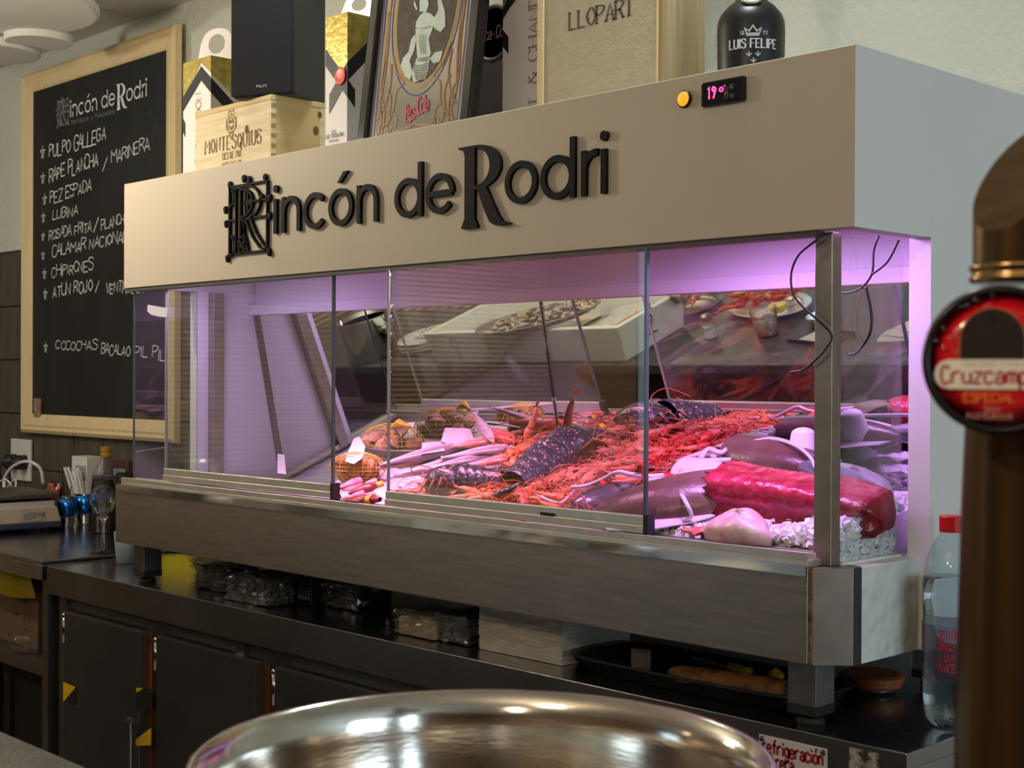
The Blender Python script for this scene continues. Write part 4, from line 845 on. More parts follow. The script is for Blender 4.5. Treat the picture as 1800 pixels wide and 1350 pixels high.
# ------------------------------------------------------------------ things on the counter under the case
bt = lambda x, y: at(x, y, 2, CT)
p = bt(222, 990); t = thing('plastic_cup', 'frosted clear plastic cup beside the left leg of the case', 'cup', (p.x, p.y, CT))
MB().lathe([(.024, 0), (.026, .003), (.033, .085), (.032, .085), (.025, .005), (.0001, .004)], 24).build('shell', mat('frosted_plastic', (.62, .74, .76), .4, trans=.75), t, local=True, smooth=True)
p = bt(330, 996); t = thing('storage_tub', 'bright yellow plastic tub standing behind the left leg of the case', 'tub', (p.x, .45, CT)); yl = mat('yellow_tub', (.72, .60, .01), .4)
xa, xb = at(283, 980, 1, .40).x, at(390, 990, 1, .40).x
MB().box(xa, xb, .40, .56, CT, CT+.09).build('body', yl, t, bevel=.006); MB().box(xa-.006, xb+.006, .394, .566, CT+.0905, CT+.098).build('rim', yl, t, bevel=.003)
blk_tray = mat('black_tray', (.012, .012, .013), .35); brz = mat('bronze_tray', (.22, .15, .09), .35, .5)
def tray(name, lb, cx, cy, lx, ly, h, m, rz=0, rim=.012, seg=24, pw=4, cat='tray'):
    """shallow tray with a rounded rectangular outline"""
    t = thing(name, lb, cat, (cx, cy, CT), rz)
    def sq(k, z): 
        out = []
        for i in range(seg*2):
            a = 2*pi*i/(seg*2); c_, s_ = cos(a), sin(a); out.append((k*lx/2*abs(c_)**(2/pw)*(1 if c_ > 0 else -1), k*ly/2*abs(s_)**(2/pw)*(1 if s_ > 0 else -1), z))
        return out
    rings = [sq(.80, 0), sq(.86, .003), sq(.94, h), sq(1.0, h+.002), sq(1.0, h+.006), sq(.93, h+.005), sq(.85, .007), sq(.5, .006)]
    n = seg*2; vs = [v for r_ in rings for v in r_]; fs = [(i*n+k, i*n+(k+1) % n, (i+1)*n+(k+1) % n, (i+1)*n+k) for i in range(len(rings)-1) for k in range(n)]
    fs += [tuple(range(n-1, -1, -1)), tuple(range((len(rings)-1)*n, len(rings)*n))]
    MB().add(vs, fs).build('pan', m, t, local=True, smooth=True); return t
p = bt(330, 1012); tray('serving_tray', 'bronze edged black tray under the left end of the case', p.x+.10, p.y+.12, .34, .22, .03, brz)
def crumple(mb, x0, x1, y0, y1, z0, z1, amp, n=9, seed=1):
    rn = random.Random(seed)
    def face(fn):
        g = {}
        def pt(i, j):
            if (i, j) not in g:
                q = Vector(fn(i/n, j/n)); g[(i, j)] = q+Vector((rn.uniform(-amp, amp), rn.uniform(-amp, amp), rn.uniform(-amp, amp)*.6+amp*.2))
            return g[(i, j)]
        vs = [pt(i, j) for i in range(n+1) for j in range(n+1)]; mb.add(vs, [(i*(n+1)+j, (i+1)*(n+1)+j, (i+1)*(n+1)+j+1, i*(n+1)+j+1) for i in range(n) for j in range(n)])
    face(lambda u, v: (x0+(x1-x0)*u, y0, z0+(z1-z0)*v)); face(lambda u, v: (x1, y0+(y1-y0)*u, z0+(z1-z0)*v)); face(lambda u, v: (x0+(x1-x0)*u, y0+(y1-y0)*v, z1)); face(lambda u, v: (x0, y0+(y1-y0)*u, z0+(z1-z0)*v))
wrapf = thin('crumpled_film', extra=.10, rough=.12, haze=.10, hcol=(.5, .45, .4))
def wrapped(name, lb, px0, px1, py, ptop, dep, core, seed, amp=.005, cat='pack', barcode=False, fill=1.0):
    a, b = bt(px0, py), bt(px1, py); Y = bt((px0+px1)/2, py).y; a, b = at(px0, py, 1, Y), at(px1, py, 1, Y); h = at((px0+px1)/2, ptop, 1, Y).z-CT
    t = thing(name, lb, cat, ((a.x+b.x)/2, Y+dep/2, CT), group='film wrapped packs under the case')
    MB().box(a.x+.004, b.x-.004, Y+.004, Y+dep-.004, CT+.001, CT+h*fill).build('contents', core, t, bevel=.005)
    mb = MB(); crumple(mb, a.x, b.x, Y, Y+dep, CT+.003, CT+h, amp, 10, seed); mb.build('film', wrapf, t); return t, a, b, Y, h
dkc = mat('dark_contents', (.02, .016, .014), .4); wrapped('wrapped_pack', 'film wrapped dark pack with a crumpled end beside the bronze tray', 340, 396, 1038, 998, .10, dkc, 3, .010)
wrapped('wrapped_pack', 'film wrapped black tray lying in front of the barcode box', 399, 470, 1062, 1016, .07, dkc, 4, .006)
p = bt(545, 1072); Y = p.y+.03; a, b = at(478, 1060, 1, Y), at(547, 1075, 1, Y)
t = thing('black_carton', 'black carton with a white barcode label between two wrapped packs', 'carton', ((a.x+b.x)/2, Y+.05, CT)); MB().box(a.x, b.x, Y, Y+.12, CT, CT+.062).build('box', mat('black_carton', (.008, .008, .010), .4), t, bevel=.002)
bm_ = MB()
for i in range(16):
    x = b.x-.048+i*.0028; bm_.stroke([(x, .012), (x, .040)], .0012+.0009*(i % 3 == 0), False, frame((0, Y-.0005, CT), (1, 0, 0), (0, 0, 1)))
bm_.stroke([(b.x-.048, .046), (b.x-.008, .046)], .002, False, frame((0, Y-.0005, CT), (1, 0, 0), (0, 0, 1))); bm_.build('barcode', mat('barcode_white', (.30, .32, .36), .6), t)
wrapped('wrapped_pack', 'film wrapped brown pack right of the barcode carton', 566, 630, 1072, 1025, .10, mat('brown_contents', (.06, .035, .022), .5), 5, .008)
wrapped('wrapped_sandwich', 'pale rolls wrapped in clear film left of the napkin block', 694, 762, 1122, 1080, .10, mat('pale_bread', (.48, .34, .22), .7, var=.2, vscale=25), 6, .006, 'sandwich', fill=.8)
wrapped('wrapped_pack', 'black film wrapped tray against the napkin block', 764, 820, 1132, 1082, .14, dkc, 7, .004)
# napkin block
Y = bt(985, 1171).y; a, b = at(842, 1138, 1, Y), at(987, 1170, 1, Y); h = at(985, 1088, 1, Y).z-CT; sd = at(1108, 1120, 0, b.x)
t = thing('napkin_block', 'block of white paper napkins wrapped in film under the case', 'napkins', ((a.x+b.x)/2, Y+.1, CT))
nap = mat('napkin_white', (.86, .76, .63), .85); dep = min(max(sd.y-Y, .12), .20); n = 22; mb = MB()
for i in range(n):
    z0 = CT+.001+h*i/n; e = random.uniform(-.0012, .0012)
    mb.box(a.x+e, b.x+e, Y+e, Y+dep, z0, z0+h/n*.80)
mb.build('napkin_layers', nap, t)['kind'] = 'stuff'
MB().box(a.x+.002, b.x-.002, Y+.003, Y+dep-.003, CT+.001, CT+h-.001).build('core', nap, t)
mb = MB(); crumple(mb, a.x-.001, b.x+.001, Y-.001, Y+dep, CT+.001, CT+h+.002, .0012, 8, 9); mb.build('film', film, t)
# long black tray with bar tools
a, b = bt(1030, 1168), bt(1425, 1255)
t = tray('bar_tray', 'long black oval tray of tools under the right end of the case', -.37, .145, .50, .19, .022, blk_tray, 0, pw=5)
rl = at(1180, 1180, 2, CT+.03); rr_ = at(1388, 1215, 2, CT+.03)
t = thing('rolling_pin', 'worn brown wooden rolling pin lying in the black tool tray', 'rolling pin', (rl+rr_)/2 if False else ((rl.x+rr_.x)/2, (rl.y+rr_.y)/2, CT+.008))
pn = [rl+(rr_-rl)*(i/12) for i in range(13)]
MB().tube([Vector((q.x, q.y, CT+.027)) for q in pn], [.010, .015, .0165, .017, .0175, .018, .018, .0185, .019, .019, .019, .019, .0185], 16).build('roller', mat('worn_wood', (.22, .09, .02), .6, col2=(.05, .018, .008), vscale=40, thr=(.45, .62)), t, smooth=True)
MB().tube([Vector((q.x, q.y, CT+.027)) for q in (rr_+(rr_-rl)*.0, rr_+(rr_-rl)*.05)], .0192, 16).build('end_cap', mat('dark_end', (.03, .015, .01), .6), t)
p = at(1127, 1188, 2, CT+.008); t = thing('metal_flask', 'small square grey metal flask standing in the tool tray', 'flask', (p.x, p.y, CT+.008), R(20)); MB().box(-.017, .017, -.006, .006, 0, .046).build('body', mat('grey_tin', (.20, .16, .14), .5, .6), t, local=True, bevel=.004, bseg=3); MB().box(-.0145, .0145, -.0068, -.006, .003, .043).build('face_plate', mat('grey_tin2', (.14, .11, .10), .6, .4), t, local=True)
yh = mat('yellow_handle', (.30, .20, .01), .45)
p = at(1285, 1180, 2, CT+.02); t = thing('screwdriver', 'yellow handled screwdriver lying behind the rolling pin', 'screwdriver', (p.x, p.y+.02, CT+.02)); MB().tube([(-.022, 0, 0), (-.012, .0, .002), (.012, 0, 0), (.024, 0, -.002)], [.006, .010, .008, .009], 10).build('handle', yh, t, local=True, smooth=True); MB().tube([(-.022, 0, 0), (-.055, .004, .002)], .0025, 8).build('shaft', steel_dark, t, local=True)
p = at(1356, 1195, 2, CT+.03); t = thing('bottle_opener', 'yellow tipped opener with a thin steel rod by the right leg', 'opener', (p.x, p.y+.01, CT+.034)); MB().tube([(-.01, 0, 0), (.0, 0, .004), (.012, 0, 0)], [.007, .010, .007], 8).build('grip', yh, t, local=True); MB().tube([(.01, 0, 0), (.065, -.003, -.012)], .0012, 6).build('rod', chrome, t, local=True)
p = at(1232, 1165, 2, CT+.02); t = thing('bottle_cutter', 'small red handled cutter at the back of the tool tray', 'tool', (p.x, p.y+.02, CT+.02)); MB().tube([(-.014, 0, 0), (.016, 0, -.002)], .005, 8).build('handle', mat('dim_red_handle', (.12, .02, .02), .5), t, local=True); MB().tube([(-.014, 0, 0), (-.035, 0, .002)], .002, 6).build('blade', steel_dark, t, local=True)
p = at(1532, 1195, 1, .30); t = thing('lidded_tub', 'small tub with an orange brown lid under the right end of the case', 'tub', (p.x, .30, CT)); zl = p.z; org = mat('orange_lid', (.30, .08, .025), .45)
MB().lathe([(.036, 0), (.044, zl-CT-.008), (.0001, zl-CT-.008)], 28).build('bowl', mat('smoked_plastic', (.03, .028, .026), .3), t, local=True, smooth=True); MB().lathe([(.047, zl-CT-.0075), (.049, zl-CT-.004), (.049, zl-CT+.002), (.052, zl-CT+.003), (.052, zl-CT+.009), (.045, zl-CT+.012), (.0001, zl-CT+.012)], 32).build('lid', org, t, local=True)
# ------------------------------------------------------------------ seafood on the sloping ice bed
def gmat(name, stops, axis=1, lo=-.02, hi=.02, rough=.3, noise=.15, nscale=40, spots=None, sss=.0, bump=.15, bscale=120):
    """colour bands across the body (back to belly) with a little mottling, optional pale spots"""
    if name in MATS: return MATS[name]
    m = bpy.data.materials.new(name); MATS[name] = m; m.use_nodes = True; nt = m.node_tree; b = nt.nodes['Principled BSDF']
    tc = nt.nodes.new('ShaderNodeTexCoord'); sp = nt.nodes.new('ShaderNodeSeparateXYZ'); nt.links.new(tc.outputs['Object'], sp.inputs[0])
    n = nt.nodes.new('ShaderNodeTexNoise'); n.inputs['Scale'].default_value = nscale; n.inputs['Detail'].default_value = 5; nt.links.new(tc.outputs['Object'], n.inputs['Vector'])
    mr = nt.nodes.new('ShaderNodeMapRange'); mr.inputs['From Min'].default_value = lo; mr.inputs['From Max'].default_value = hi; nt.links.new(sp.outputs[axis], mr.inputs['Value'])
    ma = nt.nodes.new('ShaderNodeMath'); ma.operation = 'MULTIPLY_ADD'; ma.inputs[1].default_value = noise*2; nt.links.new(n.outputs['Fac'], ma.inputs[0]); nt.links.new(mr.outputs[0], ma.inputs[2])
    sb = nt.nodes.new('ShaderNodeMath'); sb.operation = 'SUBTRACT'; sb.inputs[1].default_value = noise; nt.links.new(ma.outputs[0], sb.inputs[0])
    rp = nt.nodes.new('ShaderNodeValToRGB'); e = rp.color_ramp.elements
    while len(e) < len(stops): e.new(.5)
    for k, (pos, c) in enumerate(stops): e[k].position = pos; e[k].color = (*c, 1)
    nt.links.new(sb.outputs[0], rp.inputs[0]); out = rp.outputs[0]
    if spots:
        v = nt.nodes.new('ShaderNodeTexNoise'); v.inputs['Scale'].default_value = spots[0]; v.inputs['Detail'].default_value = 3; nt.links.new(tc.outputs['Object'], v.inputs['Vector'])
        r2 = nt.nodes.new('ShaderNodeValToRGB'); r2.color_ramp.elements[0].position = spots[2]; r2.color_ramp.elements[1].position = spots[2]+.05; nt.links.new(v.outputs['Fac'], r2.inputs[0])
        mx = nt.nodes.new('ShaderNodeMix'); mx.data_type = 'RGBA'; nt.links.new(r2.outputs[0], mx.inputs['Factor']); nt.links.new(out, mx.inputs['A']); mx.inputs['B'].default_value = (*spots[1], 1); out = mx.outputs['Result']
    nt.links.new(out, b.inputs['Base Color']); b.inputs['Roughness'].default_value = rough
    if sss: b.inputs['Subsurface Weight'].default_value = sss; b.inputs['Subsurface Radius'].default_value = (.01, .004, .003)
    if bump:
        n2 = nt.nodes.new('ShaderNodeTexNoise'); n2.inputs['Scale'].default_value = bscale; nt.links.new(tc.outputs['Object'], n2.inputs['Vector'])
        bp = nt.nodes.new('ShaderNodeBump'); bp.inputs['Strength'].default_value = bump; bp.inputs['Distance'].default_value = .004; nt.links.new(n2.outputs['Fac'], bp.inputs['Height']); nt.links.new(bp.outputs[0], b.inputs['Normal'])
    return m
SL, SZ0 = .27, 1.184                         # slope of the ice bed and its height at Y = .05
NB = Vector((0, -SL, 1)).normalized()
def bed(y): return SZ0+SL*(y-.05)
def onb(px, py, up=0):
    """point of the ice bed (raised by up) seen at photo pixel (px, py)"""
    d = _fw+_r*((px-900)/FPX)-_u*((py-675)/FPX); O = Vector((0, .05, SZ0+up))
    q = CAM+d*((O-CAM).dot(NB)/d.dot(NB))
    return q if q.y < .375 else CAM+d*((.375-CAM.y)/d.y)
def bmat(a, b, roll=0, flip=1):
    """matrix at a, x towards b, z along the bed normal"""
    x = (b-a).normalized(); z = (NB-x*NB.dot(x)).normalized(); y = z.cross(x)
    m = Matrix((x, y, z)).transposed().to_4x4(); m.translation = a; return m @ Matrix.Rotation(roll, 4, 'X')
ice_m = mat('crushed_ice', (.72, .70, .74), .3, var=.1, vscale=50, bump=.6, bscale=80)
rn = random.Random(3)
def bedz(u, v):
    x = -1.50+1.438*u; y = .036+.375*v; z = bed(min(y, .36))-.018-(max(0, y-.36)*.9)
    z += .016*max(0, min(1, (x+.46)/.12))*max(0, min(1, (.14-y)/.05)); k = min(1, u/.06)*(0 if u > .999 or v < .001 else 1); return (x, y, 1.15+(z-1.15)*k+rn.uniform(-.004, .004))
o = MB().grid(bedz, 90, 26).build('ice_bed', ice_m); tag(o, 'bed of crushed ice under the fish in the display case', 'ice', kind='stuff')
MB().box(-1.995, -1.40, .034, .43, 1.145, 1.152).build('deck', mat('deck_white', (.62, .58, .64), .5, var=.08, vscale=20), case)
mb = MB()
for i in range(2500):
    if i < 900: x, y = rn.uniform(-.40, -.064), rn.uniform(.040, .105)
    elif i < 1200: x, y = rn.uniform(-.15, -.054), rn.uniform(.05, .24)
    elif i < 1500: x, y = rn.uniform(-.60, -.38), rn.uniform(.040, .08)
    else: x, y = rn.uniform(-.13, -.054), rn.uniform(.05, .17)
    s = rn.uniform(.003, .0080)
    if i >= 1900: x, y, s = rn.uniform(-.066, -.056), rn.uniform(.050, .204), rn.uniform(.0025, .0045)
    q = Vector((x, y, bed(y)-.008+.012*rn.random()+.012*max(0, min(1, (x+.36)/.15))+(.016*rn.random() if i >= 1500 else 0)))
    if i >= 1900: q.z = 1.156+rn.random()*(bed(y)+.012-1.156)
    mb.box(-s, s, -s*.8, s*.8, -s*.6, s*.6, Matrix.Translation(q) @ Euler((rn.random()*6, rn.random()*6, rn.random()*6)).to_matrix().to_4x4())
o = mb.build('ice_chips', mat('ice_chip', (.94, .92, .95), .45), None); tag(o, 'loose ice chips heaped at the right front of the case', 'ice', kind='stuff')
# ---- fish
def fish(name, lb, pa, pb, h, w_, m, up=.012, group=None, finm=None, cat='fish', bendk=0, roll=0):
    a, b = onb(*pa, up), onb(*pb, up); L = (b-a).length; t = thing(name, lb, cat, M=bmat(a, b, roll), group=group)
    ah = [(0, .0), (.008, .16), (.04, .40), (.12, .72), (.22, .94), (.35, 1.0), (.5, .92), (.65, .70), (.8, .42), (.9, .26), (.95, .24)]
    def ip(s):
        for (s0, v0), (s1, v1) in zip(ah, ah[1:]):
            if s <= s1: return v0+(v1-v0)*(s-s0)/(s1-s0)
        return ah[-1][1]
    bk = lambda s: bendk*L*(s*s-s)
    MB().grid(lambda u, v: (u*.9*L, bk(u)+h/2*ip(u*.95)*cos(2*pi*v), w_/2*ip(u*.95)**.8*sin(2*pi*v)), 20, 14, cv=True).build('body', m, t, local=True, smooth=True)
    fm = finm or m
    MB().add([(.86*L, -.10*h, 0), (.86*L, .10*h, 0), (L, .52*h, .002), (.955*L, 0, 0), (L, -.52*h, -.002)], [(0, 3, 1), (1, 3, 2), (0, 4, 3)]).build('tail_fin', fm, t, local=True, solid=.0012)
    MB().add([(.30*L, bk(.33)+.42*h, 0), (.42*L, bk(.45)+.70*h, .003), (.60*L, bk(.6)+.52*h, .001), (.70*L, bk(.7)+.30*h, 0)], [(0, 1, 2, 3)]).build('dorsal_fin', fm, t, local=True, solid=.0012)
    MB().ell((.075*L, bk(.08)+.07*h, w_*.30), (h*.075, h*.075, w_*.08), 10, 6).build('eye', mat('fish_eye', (.02, .02, .025), .1), t, local=True, smooth=True)
    MB().add([(.24*L, bk(.24)-.05*h, w_*.46), (.36*L, bk(.3)-.16*h, w_*.52), (.35*L, bk(.3)-.02*h, w_*.52)], [(0, 1, 2)]).build('side_fin', fm, t, local=True, solid=.001)
    return t
silver = gmat('silver_fish', [(0, (.72, .66, .68)), (.45, (.68, .60, .64)), (.75, (.36, .28, .34)), (1, (.22, .16, .20))], 1, -.018, .018, .22)
pinkf = gmat('pink_fish', [(0, (.76, .62, .62)), (.5, (.70, .38, .36)), (1, (.55, .18, .16))], 1, -.018, .018, .28)
greyf = gmat('grey_fish', [(0, (.42, .42, .44)), (.4, (.20, .20, .23)), (1, (.05, .05, .065))], 1, -.03, .03, .22, nscale=70)
blackf = gmat('black_fish', [(0, (.20, .15, .14)), (.5, (.05, .04, .045)), (1, (.02, .018, .02))], 1, -.03, .03, .25)
G = 'silver pink fish left of the lobsters'
for k, (pa, pb, h, m, up, lb) in enumerate([((815, 783), (662, 818), .040, silver, .022, 'long silver pink fish with its head by the price tag'), ((838, 805), (690, 836), .036, silver, .014, 'silver fish in the front row above the small lobster'), ((905, 786), (770, 806), .034, silver, .030, 'pale silver fish lying highest in the middle of the fish pile'),
      ((885, 772), (790, 786), .038, pinkf, .030, 'rosy fish at the back of the fish pile'), ((862, 800), (745, 826), .032, silver, .022, 'slim silver fish between the two front silver fish'), ((925, 800), (800, 822), .030, pinkf, .018, 'pinkish fish whose tail reaches the small lobster'), ((760, 800), (655, 826), .030, pinkf, .012, 'pink fish nearest the net of clams')]):
    fish('whole_fish', lb, pa, pb, h*1.25, h*.65, m, up, G, bendk=rn.uniform(-.12, .12))
a = onb(850, 772, .03); t = None
fish('whole_fish', 'small silver fish propped upright against the back of the pile', (868, 778), (832, 722), .026, .016, silver, .035, G)
fish('red_gurnard', 'red fish with raised head behind the silver fish', (905, 778), (850, 752), .034, .03, gmat('red_fish', [(0, (.70, .30, .26)), (.5, (.62, .10, .07)), (1, (.45, .06, .05))], 1, -.015, .015, .3), .035)
fish('sea_bass', 'grey silvery sea bass lying behind the tuna at the right end', (1562, 880), (1372, 806), .080, .050, greyf, .034, finm=blackf, bendk=.10)
fish('dark_fish', 'dark slimy fish with its head at the front sill beside the cuttlefish', (1000, 900), (1155, 838), .052, .045, blackf, .016, bendk=-.08)
# ---- prawns: three kinds, each built once
def prawn(name, lb, L, mb_, mh, curl, r=.0085, hairs=True):
    t = thing(name, lb, 'prawn', M=Matrix.Identity(4)); n = 11; P = []
    for i in range(n): s = i/(n-1); a = curl*s; P.append((L*(sin(a)/curl if abs(curl) > .01 else s), L*((1-cos(a))/curl if abs(curl) > .01 else 0), 0))
    rr = [r*k for k in (.35, .8, 1.0, 1.05, .98, .92, .86, .76, .62, .45, .28)]
    MB().tube(P[4:], rr[4:], 8, flat=.85).build('tail', mb_, t, local=True, smooth=True)
    MB().tube(P[:5], rr[:5], 8, flat=1.05).build('head', mh, t, local=True, smooth=True)
    e = Vector(P[-1]); d = (e-Vector(P[-2])).normalized(); s_ = Vector((-d.y, d.x, 0))
    MB().add([e, e+d*.016+s_*.010, e+d*.019+s_*.003, e+d*.019-s_*.003, e+d*.016-s_*.010], [(0, 1, 2), (0, 2, 3), (0, 3, 4)]).build('tail_fan', mh, t, local=True, solid=.0008)
    lg = MB()
    for k in range(5):
        p_ = Vector(P[1+k]); lg.tube([p_, p_+Vector((-.004, .010*(1 if curl > 0 else -1), -.004)), p_+Vector((-.010, .018*(1 if curl > 0 else -1), -.003))], [.0011, .0009, .0004], 4)
    lg.build('legs', mh, t, local=True)
    an = MB()
    for k, (dy, dz) in enumerate(((.010, .010), (-.008, .014), (.003, .022))):
        an.tube(smoothp([(.002, 0, .003), (-.025, dy, dz), (-.055, dy*2.2, dz*.8), (-.085, dy*3.6, dz*.2-.004)], k=4), .00055, 4)
    an.tube([(.004, 0, .006), (-.022, 0, .010)], [.0016, .0003], 5); an.build('antennae', mh, t, local=True)
    MB().ell((.006, .005, .005), (.0022, .0022, .0022), 7, 5).ell((.006, -.005, .005), (.0022, .0022, .0022), 7, 5).build('eyes', black, t, local=True)
    return t
red_b, red_h = mat('red_prawn', (.62, .07, .04), .3, col2=(.72, .22, .14), vscale=60, bump=.2, bscale=200), mat('red_prawn_head', (.60, .05, .03), .35, var=.25, vscale=80)
lan_b, lan_h = mat('pale_langoustine', (.64, .28, .19), .35, col2=(.60, .17, .10), vscale=50, bump=.2, bscale=200), mat('langoustine_head', (.58, .17, .09), .4, var=.25, vscale=70)
org_b, org_h = mat('orange_prawn', (.72, .20, .06), .35, col2=(.70, .28, .14), vscale=60), mat('orange_prawn_head', (.72, .15, .04), .4, var=.25, vscale=70)
lans = [prawn('langoustine', 'pale red langoustine in the heap between lobster and cuttlefish', .085, lan_b, lan_h, c, .0095) for c in (.7, -.5, 1.1)]
reds = [prawn('red_prawn', 'bright red prawn heaped on the steel plate behind the squid', .080, red_b, red_h, c, .0082) for c in (.9, -.7, 1.4)]
orgs = [prawn('orange_prawn', 'orange prawn lying along the front sill below the lobsters', .075, org_b, org_h, c, .0078) for c in (.5, -.6)]
def inside(p, poly):
    c = False; n = len(poly)
    for i in range(n):
        (x1, y1), (x2, y2) = poly[i], poly[i-1]
        if (y1 > p[1]) != (y2 > p[1]) and p[0] < (x2-x1)*(p[1]-y1)/(y2-y1)+x1: c = not c
    return c
def scatter(protos, poly, n, up0, up1, group, labels, ang=(0, 360), first=[]):
    xs = [p[0] for p in poly]; ys = [p[1] for p in poly]; k = 0; guard = 0
    while k < n and guard < 4000:
        guard += 1; px, py = rn.uniform(min(xs), max(xs)), rn.uniform(min(ys), max(ys))
        if not inside((px, py), poly): continue
        q = onb(px, py, up0+(up1-up0)*k/n)
        if q.y < .046: continue
        a = R(rn.uniform(*ang)); x = Vector((cos(a), sin(a), 0)); x = (x-NB*x.dot(NB)).normalized(); M = bmat(q, q+x, rn.uniform(-.5, .5)) @ Matrix.Rotation(rn.uniform(-.2, .2), 4, 'Y') @ Matrix.Diagonal((*([rn.uniform(.85, 1.12)]*3), 1))
        src = protos[k % len(protos)]
        lb = labels if isinstance(labels, str) else labels[min(2, int(3*(px-min(xs))/(max(xs)-min(xs))))]
        if src.get('group') is None and src not in first: src.matrix_world = M; WM[src] = M.copy(); src['group'] = group; src['label'] = lb; first.append(src)
        else: copy_thing(src, M, lb, group)
        k += 1
scatter(lans, [(930, 782), (1010, 772), (1060, 750), (1140, 762), (1175, 800), (1120, 828), (1040, 852), (960, 872), (900, 870), (890, 850), (1000, 830), (1000, 790)], 74, .000, .026, 'langoustines heaped in the middle of the case', ('pale red langoustine heaped against the large speckled lobster', 'pale red langoustine in the middle of the heap between lobster and cuttlefish', 'pale red langoustine in the heap next to the steel platter'))
scatter(reds, [(1120, 778), (1180, 762), (1260, 775), (1290, 800), (1240, 815), (1215, 850), (1150, 850), (1130, 820)], 50, .002, .028, 'red prawns on the steel plate', ('bright red prawn on the platter side nearest the langoustines', 'bright red prawn in the middle of the platter', 'bright red prawn on the platter side by the white arms'))
scatter(orgs, [(830, 868), (900, 862), (980, 868), (1030, 880), (1000, 900), (900, 892), (840, 886)], 30, .0, .018, 'orange prawns along the front sill', 'orange prawn lying along the front sill below the lobsters', (150, 260))
scatter(orgs, [(880, 770), (920, 762), (970, 775), (960, 800), (915, 812), (880, 800)], 16, .01, .03, 'orange prawns behind the large lobster', 'orange prawn tucked between the silver fish and the large lobster')
scatter(lans, [(700, 850), (800, 860), (815, 880), (700, 872)], 12, .0, .012, 'langoustines at the left front sill', 'langoustine at the front sill left of the orange prawns')
# one raised prawn tail standing up by the large lobster
a = onb(922, 778, .03); M = aim(a, Vector((.10, .04, .22))); copy_thing(lans[1], M, 'langoustine standing upright behind the large lobster', 'langoustines heaped in the middle of the case')
# oval steel plate rim under the red prawns
c = onb(1235, 800, .0); t = thing('steel_platter', 'oval steel platter under the red prawns', 'platter', M=bmat(c, c+Vector((1, 0, 0))))
MB().lathe([(.6, -.012), (.85, -.006), (1.0, .010), (1.03, .011), (1.03, .013), (.99, .013), (.84, -.003), (.0001, -.009)], 48, Matrix.Diagonal((.20, .115, 1, 1))).build('dish', steel, t, local=True, smooth=True)
c = onb(745, 778, .0); t = thing('steel_platter', 'oval steel platter under the clams and silver fish', 'platter', M=bmat(c, c+Vector((1, 0, 0))))
MB().lathe([(.6, -.012), (.85, -.006), (1.0, .014), (1.03, .015), (1.03, .017), (.99, .017), (.84, -.003), (.0001, -.009)], 48, Matrix.Diagonal((.22, .11, 1, 1))).build('dish', steel, t, local=True, smooth=True)
# ---- lobsters
lob_m = gmat('lobster_shell', [(0, (.24, .12, .05)), (.35, (.045, .045, .06)), (1, (.012, .016, .028))], 2, -.03, .03, .28, .2, 60, (150, (.45, .30, .17), .60), bump=.3)
lob_leg = mat('lobster_leg', (.10, .05, .03), .4, col2=(.30, .12, .05), vscale=70); band_m = mat('olive_band', (.30, .24, .01), .5); yband = mat('yellow_band', (.75, .42, .02), .45)
def lobster(lb, pa, pb, wd, up, clawside=1, claws=True, roll=0):
    a, b = onb(*pa, up), onb(*pb, up); L = (b-a).length; t = thing('lobster', lb, 'lobster', M=bmat(a, b, roll), group='dark blue lobsters')
    MB().grid(lambda u, v: (u*.46*L, wd*.5*(sin(pi*(.10+.80*u))**.6)*cos(2*pi*v), wd*.48*(sin(pi*(.12+.76*u))**.6)*sin(2*pi*v)), 16, 16, cv=True).build('carapace', lob_m, t, local=True, smooth=True)
    for k in range(5):
        x0 = L*(.43+.09*k); r0 = wd*(.46-.035*k)
        MB().grid(lambda u, v: (x0+u*.115*L, r0*(1-.10*u+.08*sin(pi*u))*cos(2*pi*v), r0*.95*(1-.10*u+.08*sin(pi*u))*sin(2*pi*v)-.002*k), 6, 16, cv=True).build('tail_ring', lob_m, t, local=True, smooth=True)
    fan = MB()
    for s in (-.8, -.4, 0, .4, .8): fan.ell((L*.93+.02*cos(s), .03*s, -.006), (.022, .010, .003), 8, 5)
    fan.build('tail_fan', lob_m, t, local=True, smooth=True)
    lg = MB()
    for s in (-1, 1):
        for k in range(3): lg.tube([(L*(.16+.09*k), s*wd*.4, -.01), (L*(.14+.09*k), s*wd*.85, .006), (L*(.10+.10*k), s*wd*1.15, -.018)], [.004, .0035, .0015], 6)
    lg.build('legs', lob_leg, t, local=True, smooth=True)
    an = MB()
    for s in (-1, 1): an.tube(smoothp([(.005, s*.010, .012), (-.02, s*.03, .03), (.01, s*.06, .035), (.08, s*.08, .01)], k=6), .0011, 5)
    an.build('antennae', mat('antenna_red', (.40, .10, .05), .4), t, local=True)
    MB().ell((.008, .012, .016), (.004, .004, .004), 8, 6).ell((.008, -.012, .016), (.004, .004, .004), 8, 6).build('eyes', black, t, local=True)
    if claws:
        for s in (-1, 1):
            cl = MB().grid(lambda u, v: (-.02-.095*u, s*(.030+.010*u)+.021*(sin(pi*min(1, .12+.86*u))**.7)*cos(2*pi*v), .004+.013*(sin(pi*min(1, .15+.83*u))**.7)*sin(2*pi*v)), 14, 12, cv=True).build('claw', lob_m, t, local=True, smooth=True)
            MB().tube([(-.075+.0*i, s*.037+.024*cos(2*pi*i/14), .004+.016*sin(2*pi*i/14)) for i in range(14)], .004, 6, closed=True).build('rubber_band', band_m, cl, local=True)
            MB().tube([(.02, s*.02, 0), (-.005, s*.034, .004), (-.03, s*.033, .004)], [.008, .009, .008], 8).build('arm', lob_m, t, local=True, smooth=True)
    return t
